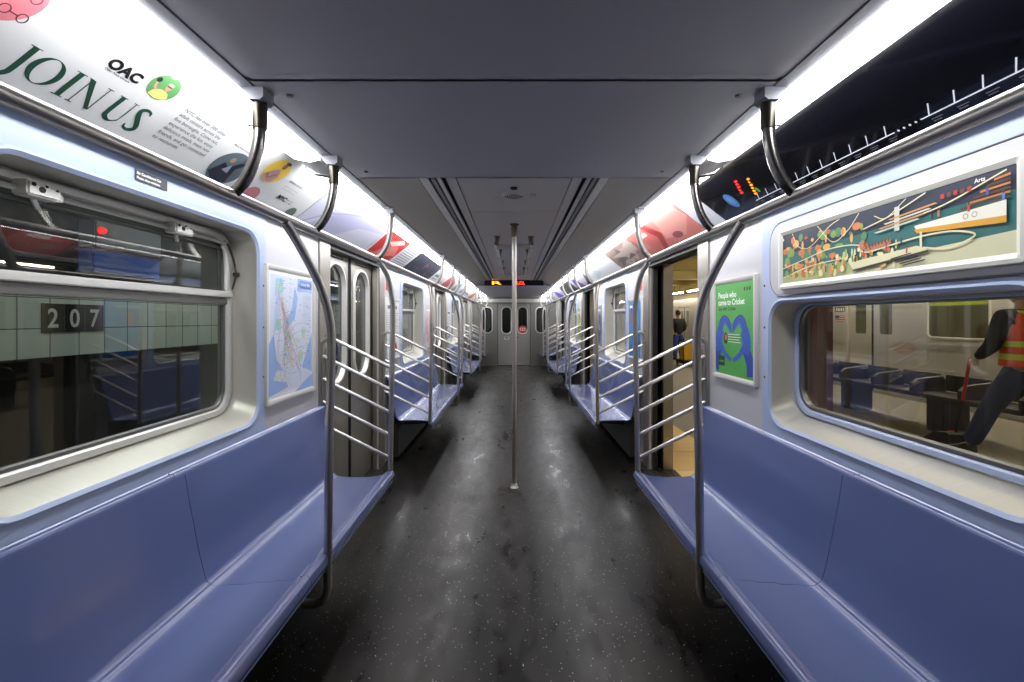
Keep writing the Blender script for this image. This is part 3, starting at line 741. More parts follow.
A.text('#seniorsinnyc', Y(2.16), .62*H, .022, C(96, 96, 96), bold=.01)
for k in range(2): A.text('call to find a center near you', Y(2.16), (.52-.06*k)*H, .011, C(150, 150, 150))
A.ell(Y(2.40), .13*H, .04, .04, C(100, 116, 104))
tag(A.build('advertising_card'), 'long white advertising card lettered JOIN US with round pictures', 'advert', 'advertising cards in the cove')
def label_ad(c, lb): return tag(c.build('advertising_card'), lb, 'advert', 'advertising cards in the cove')
A = ad(-1, 2.50, 3.62, C(206, 208, 222))
A.poly([(0, 0), (.10, .0), (.30, .18), (.60, .28), (1.12, .30), (1.12, .22), (.7, .16), (.45, .0)], C(184, 184, 214)); A.stroke([(.05, .02), (.25, .16), (.6, .25), (1.1, .28)], .012, C(168, 166, 206), 5)
label_ad(A, 'pale lavender advertising card with soft curved bands')
A = ad(-1, 3.63, 4.88, C(214, 214, 216))
A.poly([(.06, 0), (.70, 0), (.70, .30), (.02, .30)], C(198, 44, 42)); A.poly([(.15, .02), (.30, .14), (.55, .2), (.68, .1), (.45, .05)], C(232, 130, 118)); A.poly([(.25, .2), (.5, .28), (.62, .25), (.4, .17)], C(240, 190, 180)); A.ell(.2, .2, .06, .05, C(150, 26, 30))
for k in range(9): A.rect(.76, 1.18, .03+.028*k, .04+.028*k, C(130, 132, 136))
label_ad(A, 'advertising card with a red picture and lines of small print')
A = ad(-1, 4.89, 6.30, C(52, 54, 70))
for k in range(26): A.ell(random.uniform(.1, 1.3), random.uniform(.03, .2), random.uniform(.01, .05), random.uniform(.02, .06), random.choice([C(30, 34, 46), C(92, 96, 116), C(70, 74, 96), C(120, 120, 134)]), 10)
A.ell(.75, .19, .05, .02, C(200, 50, 50)); label_ad(A, 'dark blue advertising card showing a dim crowd and a red spot')
A = ad(-1, 6.31, 7.40, C(230, 232, 230)); A.rect(.1, .5, .12, .16, C(90, 110, 140)); A.rect(.1, .9, .07, .085, C(160, 160, 160)); label_ad(A, 'white advertising card with a short blue heading, closed-door side')
A = ad(-1, 7.41, 9.2, C(224, 222, 224)); A.poly([(.0, 0), (1.0, 0), (.8, .2), (.2, .28), (0, .3)], C(204, 90, 90)); A.poly([(1.1, .02), (1.7, .02), (1.7, .28), (1.2, .2)], C(120, 150, 140)); label_ad(A, 'advertising card with a red wedge and a green wedge')
A = ad(-1, 9.21, 11.4, C(226, 228, 230)); A.ell(.6, .14, .2, .1, C(120, 130, 170)); A.rect(1.1, 1.9, .1, .13, C(110, 110, 110)); label_ad(A, 'pale advertising card with a blue oval, third bench of the closed-door side')
A = ad(-1, 11.41, 13.7, C(222, 222, 220)); A.poly([(.2, .03), (.9, .03), (1.0, .2), (.3, .26)], C(204, 120, 90)); label_ad(A, 'pale advertising card with an orange block near the end wall')

# right-hand side: dark route display, then cards
disp = C(12, 13, 22)
A = ad(1, .55, 2.56, disp); A.mb.mats[0] = mat('display_glass', (9, 10, 18), .12, coat=.6); Y = lambda y: 2.56-y
wh = emit('display_white', (190, 194, 204), .55)
dim = mat('display_grey', (96, 100, 110), .3)
lv = .19*H
A.stroke([(Y(2.20), lv), (Y(1.40), lv)], .0042, wh); A.stroke([(Y(1.31), lv), (Y(.62), lv)], .0042, wh)
for k in range(4): A.ell(Y(1.385-.02*k), lv, .004, .004, wh, 8)
yy = 2.17
for k in range(22):
    if not 1.30 < yy < 1.41:
        A.stroke([(Y(yy), lv), (Y(yy)+.026, lv+.036)], .0036, wh)
        for q, wd in ((0, .028), (1, .020)): A.rect(Y(yy)-.004, Y(yy)+wd, lv-.016-.008*q, lv-.012-.008*q, dim)
    yy -= .074
lr, lo, lg = emit('reflected_red', (255, 40, 40), 1.6), emit('reflected_amber', (255, 150, 30), 1.6), emit('display_green', (60, 130, 50), .8)  # red and amber marks imitate LED lettering reflected in the glossy panel
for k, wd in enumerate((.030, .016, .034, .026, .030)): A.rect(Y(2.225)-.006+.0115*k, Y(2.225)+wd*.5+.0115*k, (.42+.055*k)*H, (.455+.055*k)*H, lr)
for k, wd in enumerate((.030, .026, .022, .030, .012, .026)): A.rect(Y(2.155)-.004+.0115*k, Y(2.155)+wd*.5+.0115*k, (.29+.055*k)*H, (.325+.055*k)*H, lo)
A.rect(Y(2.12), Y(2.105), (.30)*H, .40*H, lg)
A.ell(Y(2.345), .40*H, .040, .050, mat('display_blue', (70, 116, 180), .3), 28); A.ell(Y(2.345), .40*H, .022, .030, mat('display_blue_pale', (104, 146, 196), .3), 20)
tag(A.build('route_display'), 'glossy black route display with a white ticked line and red and amber marks painted for reflected LEDs', 'display')
A = ad(1, 2.57, 2.82, C(222, 222, 232)); label_ad(A, 'blank pale filler card between the route display and the pink card')
A = ad(1, 2.83, 3.98, C(216, 128, 120))
A.poly([(0, 0), (.45, 0), (.55, .12), (.35, .30), (0, .30)], C(206, 110, 104)); A.poly([(.45, .0), (.62, .16), (.5, .30), (.38, .30), (.5, .15), (.36, .0)], C(170, 60, 58)); A.poly([(.6, .1), (.9, .06), (1.15, .18), (1.1, .3), (.7, .28)], C(228, 160, 150))
A.rect(.20, .38, .20, .24, C(240, 232, 226)); A.rect(.26, .34, .245, .27, C(236, 226, 220)); A.rect(.10, .2, .09, .15, C(190, 150, 150)); A.ell(.8, .09, .08, .03, C(150, 80, 84))
label_ad(A, 'pink and red advertising card with a small white caption block')
A = ad(1, 3.99, 5.0, C(140, 120, 112))
for k in range(12): A.poly([(random.uniform(0, .9), random.uniform(0, .2)), (random.uniform(0, 1), random.uniform(.05, .25)), (random.uniform(0, 1), random.uniform(.0, .3))], random.choice([C(110, 92, 84), C(176, 160, 150), C(90, 84, 84)]))
label_ad(A, 'brown mottled advertising card beyond the pink one')
A = ad(1, 5.01, 6.7, C(224, 227, 228)); A.poly([(.3, .02), (.9, .12), (.5, .22)], C(206, 212, 214)); label_ad(A, 'plain white advertising card over the second window, open-door side')
A = ad(1, 6.71, 8.4, C(214, 212, 226)); A.poly([(.1, .0), (.9, .0), (.7, .2), (.3, .3)], C(120, 104, 176)); A.poly([(1.0, 0), (1.6, 0), (1.6, .25)], C(90, 88, 110)); label_ad(A, 'advertising card with violet and slate wedges')
A = ad(1, 8.41, 10.2, C(60, 66, 60)); A.poly([(.1, .0), (.9, .05), (.7, .2), (.3, .3)], C(96, 110, 96)); label_ad(A, 'dark green advertising card along the third bench')
A = ad(1, 10.21, 12.0, C(210, 206, 228)); A.poly([(.1, .0), (1.2, .0), (.9, .22), (.3, .3)], C(110, 96, 180)); label_ad(A, 'lilac advertising card with a purple wedge near the last doorway')
A = ad(1, 12.01, 13.7, C(224, 224, 222)); A.rect(.3, 1.2, .1, .14, C(120, 120, 120)); label_ad(A, 'white advertising card with one grey line by the end wall')

# ------------------------------------------------------------------ wall posters
def poster(s, ya, yb, za, zb, draw, base, label, fr=.032, frm=None, name='wall_poster', off=0):
    t = thing(name, label, 'poster', (s*WX, (ya+yb)/2, za), 'posters on the car walls')
    O = Vector(t.location); fn = lambda u, v, q: (s*(q-off)-O.x, u-O.y, v-O.z)
    o = rrz(ya-fr, yb+fr, za-fr, zb+fr, .012, 3); i = rrz(ya, yb, za, zb, .004, 3)
    MB().loft([[fn(u, v, WX-.001) for u, v in o], [fn(u, v, WX-.020) for u, v in i2(o, i, .1)], [fn(u, v, WX-.022) for u, v in i2(o, i, .5)], [fn(u, v, WX-.014) for u, v in i], [fn(u, v, WX-.006) for u, v in i]]).build('poster_frame', frm or M_alu, t)
    c = Card((s*(WX-.012-off), ya if s < 0 else yb, za), (0, -s, 0), (0, 0, 1), yb-ya, zb-za, base); draw(c, yb-ya, zb-za)
    c.mb.v = [(x-O.x, y-O.y, z-O.z) for x, y, z in c.mb.v]; c.build('poster_print', t)
    return t
def draw_map(c, w, h):
    blue, pale, grn_, grey = C(150, 180, 226), C(206, 214, 232), C(186, 212, 196), C(214, 216, 222)
    c.rect(.02, w-.01, .02, h-.02, pale)
    c.poly([(0, 0), (w*.55, 0), (w*.9, h*.10), (w, h*.12), (w, h*.02), (w, 0)], blue); c.poly([(0, h*.02), (w*.4, h*.06), (w*.30, h*.2), (w*.16, h*.3), (w*.1, h*.5), (0, h*.42)], blue)
    c.poly([(w*.10, h*.14), (w*.40, h*.10), (w*.34, h*.19), (w*.16, h*.22)], grey)
    c.poly([(w*.38, h*.55), (w*.55, h*.62), (w*.62, h*.8), (w*.55, h*.9), (w*.48, h*.7), (w*.34, h*.6)], blue); c.poly([(w*.60, h*.86), (w*.98, h*.86), (w*.98, h*.97), (w*.62, h*.97)], blue); c.poly([(w*.12, h*.80), (w*.30, h*.84), (w*.28, h*.95), (w*.14, h*.94)], C(150, 206, 216))
    c.poly([(w*.10, h*.5), (w*.18, h*.58), (w*.24, h*.92), (w*.18, h*.93), (w*.12, h*.7)], C(180, 198, 236)); c.poly([(w*.72, h*.2), (w*.98, h*.14), (w*.98, h*.5), (w*.86, h*.36)], blue)
    for k in range(7): c.ell(random.uniform(.2, .8)*w, random.uniform(.2, .9)*h, random.uniform(.01, .035), random.uniform(.01, .04), grn_, 8)
    c.rect(w*.15, w*.24, h*.53, h*.62, C(150, 200, 190))
    cols = [C(226, 150, 140), C(160, 190, 150), C(232, 190, 130), C(150, 160, 200), C(180, 150, 190), C(150, 150, 150)]
    for k in range(22):
        u, v = random.uniform(.15, .4)*w, random.uniform(.55, .95)*h; pts = [(u, v)]
        for q in range(5):
            u += random.uniform(-.10, .22)*w*.6; v -= random.uniform(.06, .16)*h; pts.append((min(max(u, .02*w), .95*w), max(v, .06*h)))
        c.stroke(pts, .0028, cols[k % 6], 3)
    for k in range(5): c.stroke([(w*.3, h*(.25+.05*k)), (w*.6, h*(.3+.07*k)), (w*.93, h*(.33+.06*k))], .0025, cols[k], 4)
    for k in range(150):
        u, v = random.uniform(.12, .9)*w, random.uniform(.12, .95)*h; c.rect(u, u+random.uniform(.01, .025), v, v+.0022, C(120, 126, 150))
    c.rect(w*.66, w*.95, h*.90, h*.955, C(110, 140, 200)); c.text('Subway Map', w*.68, h*.915, .022, C(236, 240, 248), bold=.01)
    for k in range(26): c.rect(w*.72, w*.94, h*(.60+.009*k), h*(.602+.009*k), C(186, 190, 206))
poster(-1, 2.33, 2.84, .995, 1.668, draw_map, C(226, 228, 234), 'pale blue transit map poster in an aluminium frame beside the hopper window')
def draw_cricket(c, w, h):
    W_, navy = C(238, 240, 236), C(26, 30, 44)
    c.text('People who', .035, h*.845, .047, W_, bold=.03); c.text('come to Cricket', .035, h*.765, .047, W_, bold=.03); c.text('stay with Cricket', .035, h*.705, .031, C(30, 66, 34), bold=.03)
    for k in range(3): c.rect(w-.10+k*.028, w-.085+k*.028, h*.90, h*.935, navy)
    bl_, bd = C(58, 92, 186), C(44, 72, 156)
    cx = w*.47
    def hand(sg):
        X = lambda a: cx+sg*a
        c.stroke([(X(.21), h*.03), (X(.20), h*.17), (X(.155), h*.30)], lambda q: .085-.01*q, bd, 4)            # forearm
        c.stroke([(X(.15), h*.26), (X(.165), h*.38), (X(.14), h*.50)], .085, bl_, 4)                            # palm
        for k in range(4):                                                                                        # curled fingers
            o_ = k*.013
            c.stroke([(X(.155-o_*.5), h*.47), (X(.150-o_), h*(.57-.01*k)), (X(.105-o_*.5), h*(.635-.018*k)), (X(.050), h*(.61-.024*k)), (X(.008), h*(.535-.022*k))], lambda q: .026-.010*q, bl_ if k % 2 else bd, 5)
        c.stroke([(X(.14), h*.33), (X(.085), h*.23), (X(.012), h*.165)], lambda q: .040-.016*q, bl_, 4)         # thumb
    hand(1); hand(-1)
    c.rect(w*.40, w*.72, h*.355, h*.445, C(70, 150, 66))
    for k in range(4): c.rect(w*.36, w*(.70-.03*(k % 2)), h*(.36+.027*k), h*(.367+.027*k), W_)
    c.ell(w*.30, h*.40, .026, .034, C(60, 30, 40)); c.ell(w*.305, h*.41, .014, .018, C(190, 110, 70))
    c.rect(.04, .12, h*.09, h*.20, C(24, 60, 34)); c.rect(.05, .11, h*.13, h*.15, C(90, 160, 80))
poster(1, 2.39, 2.835, 1.085, 1.622, draw_cricket, C(84, 168, 78), 'green poster of blue gloved hands making a heart beside the picture window')
def draw_park(c, w, h):
    r = random.Random(3); teal, dk, cr = C(48, 106, 104), C(44, 56, 72), C(226, 218, 176)
    c.poly([(0, 0), (w, 0), (w, h*.72), (w*.6, h*.66), (w*.3, h*.62), (0, h*.6)], teal)
    c.poly([(0, 0), (w*.5, 0), (w*.44, h*.22), (w*.2, h*.30), (0, h*.14)], C(176, 186, 130)); c.poly([(w*.4, 0), (w, 0), (w, h*.26), (w*.7, h*.2), (w*.5, h*.12)], C(208, 206, 170))
    for k in range(80): c.ell(r.uniform(.02, .5)*w, r.uniform(.10, .86)*h, r.uniform(.006, .024), r.uniform(.006, .020), r.choice([C(206, 122, 70), C(190, 110, 62), C(124, 160, 84), C(90, 136, 92), C(226, 176, 90), C(60, 110, 108)]), 9)
    for k in range(90): c.ell(r.uniform(.16, .66)*w, r.uniform(.05, .4)*h, r.uniform(.003, .012), r.uniform(.004, .020), r.choice([C(206, 196, 110), C(150, 176, 110), C(214, 140, 90), C(232, 220, 170)]), 8)
    for pts, wd in (([(.0, .30), (.18, .42), (.30, .50), (.42, .50), (.50, .44)], .004), ([(.08, .98), (.12, .70), (.2, .62), (.32, .9), (.38, .98)], .003), ([(.25, .98), (.34, .62), (.42, .74), (.48, .98)], .003),
                    ([(.50, .52), (.48, .40), (.52, .32), (.62, .36), (.74, .40), (.84, .38), (.90, .28), (.82, .18), (.74, .24)], .005), ([(.50, .70), (.62, .80), (.75, .98)], .004), ([(.62, .66), (.80, .74), (.98, .96)], .004), ([(.02, .12), (.2, .26), (.42, .30)], .004), ([(.55, .86), (.6, .78), (.68, .98)], .003)):
        c.stroke([(a*w, b_*h) for a, b_ in pts], wd, cr, 6)
    c.stroke([(w*.50, h*.52), (w*.49, h*.42), (w*.53, h*.37), (w*.62, h*.42)], .016, C(186, 120, 90), 6)
    for k in range(8): c.rect(w*(.51+.014*k), w*(.518+.014*k), h*(.375+.006*k), h*(.43+.006*k), C(120, 60, 50))
    c.rect(w*.635, w*.655, h*.55, h*.90, C(196, 196, 186)); 
    for k in range(4): c.poly([(w*(.55+.02*k), h*(.60+.05*k)), (w*(.72+.02*k), h*(.66+.05*k)), (w*(.73+.02*k), h*(.64+.05*k)), (w*(.56+.02*k), h*(.58+.05*k))], C(196, 150, 90) if k % 2 else C(206, 206, 190))
    c.poly([(w*.43, h*.20), (w*.72, h*.28), (w*.76, h*.20), (w*.45, h*.08)], cr); c.poly([(w*.45, h*.08), (w*.76, h*.20), (w*.76, h*.17), (w*.45, h*.05)], C(60, 66, 54))
    c.poly([(w*.71, h*.56), (w*.98, h*.62), (w*.98, h*.44), (w*.72, h*.48)], C(232, 228, 214)); c.poly([(w*.71, h*.51), (w*.98, h*.44), (w*.98, h*.36), (w*.72, h*.45)], C(214, 160, 54)); c.rect(w*.73, w*.738, h*.2, h*.46, cr)
    for k in range(6): c.poly([(w*(.86+.018*k), h*(.62+.05*k)), (w*.99, h*(.64+.05*k)), (w*.99, h*(.665+.05*k)), (w*(.86+.018*k), h*(.645+.05*k))], C(196, 120, 50) if k % 2 else C(90, 60, 50))
    for k in range(5): c.poly([(w*(.62+.012*k), h*(.16-.03*k)), (w*(.70+.012*k), h*(.20-.03*k)), (w*(.70+.012*k), h*(.185-.03*k)), (w*(.62+.012*k), h*(.145-.03*k))], C(30, 34, 34))
    for (a, b_, col) in ((.50, .26, (206, 70, 50)), (.53, .27, (214, 150, 60)), (.60, .30, (200, 90, 80)), (.66, .33, (60, 60, 80)), (.68, .20, (210, 90, 70)), (.77, .60, (40, 44, 60)), (.79, .61, (190, 120, 90)), (.88, .58, (206, 60, 60)), (.93, .72, (60, 90, 150)), (.97, .62, (90, 130, 190)), (.46, .2, (30, 30, 30)), (.30, .10, (150, 70, 40)), (.34, .12, (226, 190, 80)), (.06, .14, (160, 90, 60))):
        c.rect(w*a, w*a+.007, h*b_, h*b_+.018, C(*col)); c.ell(w*a+.0035, h*b_+.022, .0035, .004, C(90, 60, 50), 8)
    for a in (.875, .90): c.stroke([(w*a+.007*math.cos(q*PI/5), h*.53+.007*math.sin(q*PI/5)) for q in range(11)], .0012, K)
    for k in range(5): c.rect(w*(.80+.02*k), w*(.812+.02*k), h*.83, h*.89, C(176, 50, 40) if k % 2 == 0 else C(110, 60, 50))
    c.text('Arts', w*.90, h*.905, .016, C(240, 240, 240), bold=.02); c.poly([(.012, h*.86), (.012, h*.94), (.022, h*.90)], C(240, 240, 240))
poster(1, 1.125, 2.105, 1.575, 1.797, draw_park, C(40, 48, 66), 'wide framed illustration of a park with roller coaster above the picture window', fr=.028, frm=mat('cream_frame', (216, 214, 204), .35), off=.013)
# raised panel behind the illustration
a = MB().m(M_wall); o = rrz(.96, 2.235, 1.522, 1.868, .09); fn = sidefn(1)
a.loft([[fn(u, v, WX-.006) for u, v in o], [fn(u, v, WX-.014) for u, v in rrz(.965, 2.230, 1.527, 1.863, .087)]], cap1=True)
a.m(M_alud).tube([fn(u, v, WX-.010) for u, v in o]+[fn(*o[0], WX-.010)], .0035, 6)
a.build('trim_60')['kind'] = 'structure'

def draw_text(head, hc, acc):
    def f(c, w, h):
        c.rect(.03, w*.8, h*.86, h*.92, hc)
        for k in range(10): c.rect(.03, w-.03-.05*(k % 3), h*(.78-.04*k), h*(.79-.04*k), C(150, 150, 154))
        c.ell(w*.5, h*.16, w*.3, h*.12, acc, 20); c.ell(w*.45, h*.18, w*.15, h*.06, C(230, 225, 220), 16)
    return f
def draw_blobs(cols, seed):
    def f(c, w, h):
        r = random.Random(seed)
        for k in range(14): c.ell(r.uniform(.1, .9)*w, r.uniform(.1, .8)*h, r.uniform(.03, .1), r.uniform(.04, .12), C(*r.choice(cols)), 14)
        c.rect(.04, w*.7, h*.88, h*.93, C(238, 238, 238))
    return f
extra = [(-1, 4.50, 4.98, draw_text('', C(90, 90, 96), C(190, 40, 46)), (222, 222, 224), 'white notice poster with a red oval beyond the first closed doors'),
         (-1, 6.48, 6.92, draw_blobs([(206, 150, 150), (226, 196, 190), (186, 170, 176)], 4), (216, 200, 200), 'pinkish poster before the second closed doors'),
         (1, 4.50, 4.98, draw_blobs([(40, 110, 190), (60, 140, 206), (206, 70, 70), (30, 90, 170)], 5), (52, 128, 200), 'bright blue poster with a red shape beyond the first open doorway'),
         (1, 6.48, 6.92, draw_blobs([(90, 96, 110), (140, 146, 156), (60, 66, 80)], 6), (150, 156, 166), 'grey photographic poster before the second open doorway'),
         (-1, 8.58, 9.04, draw_text('', C(60, 80, 120), C(90, 120, 160)), (226, 226, 226), 'white notice poster with a blue oval beyond the second closed doors'),
         (1, 8.58, 9.04, draw_blobs([(190, 180, 90), (120, 150, 90)], 8), (196, 200, 150), 'yellow-green poster beyond the second open doorway')]
for s, a0, a1, dr, bc, lb in extra: poster(s, a0, a1, 1.02, 1.60, dr, C(*bc), lb)

# stickers
c = Card((-(WX-.009), 1.515, 1.876), (0, 1, 0), (0, 0, 1), .14, .038, C(24, 26, 34), .001)
c.text('Air Conditioned Car', .006, .022, .0125, C(236, 236, 236), bold=.03); c.text('Please close windows', .006, .007, .0115, C(236, 236, 236), bold=.02)
tag(c.build('notice_sticker'), 'small dark sticker reading Air Conditioned Car above the hopper window', 'sticker')
for s, colr, lb in ((-1, (206, 40, 40), 'small red warning sticker above the map poster'), (1, (226, 170, 60), 'small amber warning sticker above the green heart poster')):
    c = Card((s*(WX-.001), 2.755 if s < 0 else 2.805, 1.765), (0, -s, 0), (0, 0, 1), .05, .065, C(226, 226, 228), .001)
    c.poly([(.008, .012), (.042, .012), (.036, .034), (.025, .056), (.014, .034)], C(*colr)); c.rect(.012, .038, .004, .008, C(90, 90, 90))
    tag(c.build('warning_sticker'), lb, 'sticker')
for s, lb in ((-1, 'small black and red sticker beyond the first closed doors'), (1, 'small black and red sticker beyond the first open doorway')):
    c = Card((s*(WX-.001), 4.50 if s < 0 else 4.60, 1.70), (0, -s, 0), (0, 0, 1), .10, .12, C(210, 40, 44), .001); c.rect(.02, .08, .07, .10, K)
    tag(c.build('warning_sticker'), lb, 'sticker')

# ------------------------------------------------------------------ tunnel side (beyond the closed doors)
M_soot = mat('tunnel_soot', (34, 33, 31), .8, noise=((1, 1, 1), .7, 1.3, .7, .9))
w_ = MB().m(M_soot); w_.box(-2.75, -2.65, -3, 16, -1.2, 3.2); struct(w_.build('wall_tunnel'))
struct(MB().box(-2.65, -2.60, -3, 16, 1.20, 1.63).build('trim_61', M_tile))
struct(MB().box(-2.75, 1.5, -3, 16, -1.25, -1.15).build('trim_62', M_soot))
c = Card((-2.597, 2.50, 1.337), (0, 1, 0), (0, 0, 1), .38, .163, C(26, 28, 30), .002)
for k, ch in enumerate('207'):
    if k: c.rect(.127*k-.0012, .127*k+.0012, 0, .163, C(120, 124, 120))
    c.text(ch, .063+.127*k, .030, .150, C(214, 220, 214), bold=.018, align='CENTER', sx=.85)
tag(c.build('station_number_sign'), 'black tile sign with the white number 207 on the tunnel wall', 'sign')
t = thing('reflection_box', 'grey and blue cabinet with a red glint, modelled as a box on the tunnel wall', 'reflection', (-2.6, 2.98, 1.70))  # box with glowing spot stands in for shapes reflected in the upper pane
MB().box(-.05, .06, -.22, .30, .15, .32, .008).build('reflection_head', mat('reflection_grey', (120, 124, 130), .5), t)
MB().box(-.05, .05, -.22, .30, 0, .148, .008).build('reflection_body', mat('reflection_blue', (40, 84, 170), .4), t)
MB().lathe([(0, 0), (.02, 0), (.02, .015), (.012, .03), (0, .034)], (.06, -.185, .255), 12, 'X').build('red_glint', emit('glint_red', (255, 30, 30), 2), t)

for k, y in enumerate((.6, 3.4, 6.6, 10.2)):
    l = bpy.data.lights.new('tile_wall_fill', 'AREA'); l.shape = 'RECTANGLE'; l.size = .08; l.size_y = 1.2; l.energy = 20; l.color = (.92, 1, .95)  # unseen area lights added to brighten the tile wall
    lo = bpy.data.objects.new('tile_wall_fill', l); COL.objects.link(lo); lo.location = (-2.15, y, 2.95); lo.rotation_euler = (0, math.radians(-18), 0)
l = bpy.data.lights.new('end_door_fill', 'POINT'); l.energy = 9; l.shadow_soft_size = .08; lo = bpy.data.objects.new('end_door_fill', l); COL.objects.link(lo); lo.location = (0, Y1+.45, 2.15)  # unseen point light added to brighten the end door windows
# ------------------------------------------------------------------ station platform (beyond the open doors)
M_conc = mat('platform_concrete', (142, 136, 124), .55, noise=((.8, .8, .8), .85, 1.1, .45, .7))
M_ybrd = mat('yellow_edge_board', (238, 206, 138), .5, noise=((2, 9, 2), .92, 1.05, .4, .6))
M_cream = mat('station_ceiling', (176, 158, 96), .7, noise=((.6, .6, .6), .8, 1.1, .6, .8))
struct(MB().box(2.15, 7.0, -3, 34, -.3, -.012).build('floor_platform', M_conc))
e = MB().m(M_ybrd); y = -3
while y < 34: e.box(1.51, 2.145, y, y+.60, -.10, -.006, .003); y += .606
struct(e.build('trim_63'))
struct(MB().box(1.515, 2.15, -3, 34, -.9, -.10).build('trim_64', M_soot))
struct(MB().box(1.3, 12, -3, 34, 3.05, 3.15).build('ceiling_platform', M_cream))
for k in range(13): struct(MB().box(1.4, 9.5, -2+k*2.8, -1.75+k*2.8, 2.72, 3.05, .02).build('trim_%d' % (70+k), M_cream))
struct(MB().box(1.3, 12, 34, 34.2, -1, 3.1).build('wall_station_end', mat('end_tile', (170, 168, 156), .4)))
struct(MB().box(1.3, 12, -3.2, -3, -1, 3.1).build('wall_station_near', mat('end_tile', (170, 168, 156), .4)))
struct(MB().box(11.5, 11.7, -3, 34, -1, 3.1).build('wall_station_right', M_soot))
struct(MB().box(7.0, 11.5, -3, 34, -1.1, -1.0).build('trim_65', M_soot))
M_tubeL = emit('platform_tube', (255, 240, 214), PLAT); M_tube_fill = emit('platform_tube_fill', (255, 236, 206), PLAT*.4)  # near tubes are unseen, added to light the yellow platform edge
pl = ['out of view over the near platform edge as added fill', 'over the far platform edge']
n = 0
for x, z, ys_, w_ in ((2.6, 2.62, (.2, 2.2, 4.0), 0), (6.6, 2.50, (1, 3.4, 5.8, 8.2, 10.6, 13, 15.4, 17.8, 20.2, 22.6, 25, 27.4), 1)):
    for y in ys_:
        t = thing('tube_lamp', 'bare fluorescent tube lamp hung %s' % pl[w_], 'lamp', (x, y, z), 'tube lamps %s' % pl[w_])
        MB().tube([(0, 0, -.03), (0, 1.9 if w_ else 1.2, -.03)], .019, 10).build('tube', M_tubeL if w_ else M_tube_fill, t)
        MB().box(-.05, .05, -.03, 1.95 if w_ else 1.25, 0, .05, .01).build('lamp_body', M_wall, t)
        MB().tube([(0, .3, .05), (0, .3, 3.05-z)], .008, 6).build('hanger_rod', M_dark, t); MB().tube([(0, .9, .05), (0, .9, 3.05-z)], .008, 6).build('hanger_rod', M_dark, t)
M_colr = mat('painted_column', (92, 50, 42), .45, noise=((2, 2, 2), .85, 1.1, .4, .6))
for i, y in enumerate((-.5, 4.5, 9.62, 14.7)):
    cst = 'painted brown steel column on the platform ' + ['behind the viewer', 'seen through the picture window', 'beside the nearest open doorway view', 'farther along'][i]
    if i == 0: continue
    q = MB().m(M_colr); x0 = 3.0
    q.box(x0, x0+.155, y, y+.014, -.01, 3.05); q.box(x0, x0+.155, y+.206, y+.22, -.01, 3.05); q.box(x0+.07, x0+.085, y, y+.22, -.01, 3.05)
    q.box(x0-.02, x0+.175, y-.02, y+.24, -.012, .012, .004)
    tag(q.build('steel_column'), cst, 'column', 'platform columns')

# opposite train
t = thing('subway_train', 'long stainless train with ribbed sides standing across the platform', 'train', (7.15, 0, 0))
M_trn = mat('train_stainless', (214, 211, 204), .40, .55, noise=((.5, .5, .5), .85, 1.1, .3, .42))
M_tin = mat('train_interior', (190, 180, 150), .6); M_tint = emit('train_lamp', (255, 244, 214), 3)
wins = [(2.2, 3.6), (6.84, 7.86), (11.6, 12.6), (13.0, 14.0), (16.0, 17.0), (20.6, 21.6), (24, 25)]
doors = [4.9, 9.12, 14.95, 19.2, 22.9]
fx = lambda u, v, q: (q, u, v)
holes = [rrz(a, b, 1.11, 1.77, .08) for a, b in wins]
outer = [(-2, -.35)]
for d in doors: outer += [(d-.64, -.35), (d-.64, 1.93), (d+.64, 1.93), (d+.64, -.35)]
outer += [(30, -.35), (30, 2.25), (-2, 2.25)]
body = MB().m(M_trn).plate(outer, holes, fx, 0, .03)
body.prism([(0, 2.25), (.25, 2.5), (.9, 2.62), (1.4, 2.64), (1.4, 2.60), (.9, 2.58), (.27, 2.46), (.03, 2.24)], lambda u, v, q: (u, q, v), -2, 30)
body.build('body_side', None, t)
r = MB().m(M_trn)
seg_ = [-2]+[v for d in doors for v in (d-.66, d+.66)]+[30]
for z in (.90, .94, .98, .46, .50, .54, .12, .16):
    for k in range(0, len(seg_), 2): r.box(-.012, .002, seg_[k], seg_[k+1], z, z+.018)
r.build('ribbing', None, t)
MB().m(M_tin).box(1.8, 1.84, -2, 30, -.3, 2.5).build('interior_wall', None, t)
MB().m(M_tin).box(.03, 1.84, -2, 30, -.35, 0).build('interior_floor', None, t)
MB().box(.5, .62, -1.5, 14.5, 2.38, 2.42).build('interior_lamp', M_tint, t); MB().box(.5, .62, 15, 29.5, 2.38, 2.42).build('interior_lamp', emit('train_lamp_bright', (255, 248, 230), 14), t)
g = MB().m(emit('yellow_glow', (206, 212, 60), .8)).box(.60, .64, 6.5, 8.6, 1.66, 1.72)  # glowing strip added for the yellow-green light reflected in this window
g.build('reflected_glow_strip', None, t)
MB().box(1.0, 1.5, 6.2, 9.0, .40, .48, .03).build('interior_seat', mat('orange_seat', (206, 150, 50), .5), t)
MB().box(.55, .64, 7.25, 7.62, .8, 1.33, .04).build('interior_seat_back', mat('orange_seat', (206, 150, 50), .5), t)
for a, b_ in wins:
    o, i = rrz(a-.03, b_+.03, 1.08, 1.80, .1), rrz(a+.01, b_-.01, 1.12, 1.76, .07)
    wf = MB().loft([[fx(u, v, 0) for u, v in o], [fx(u, v, -.015) for u, v in i2(o, i, .3)], [fx(u, v, -.015) for u, v in i2(o, i, .8)], [fx(u, v, .01) for u, v in i]]).build('train_window_frame', M_alu, t)
    MB().plate(i, [], fx, .01, .015).build('train_window_pane', M_glassd, wf)
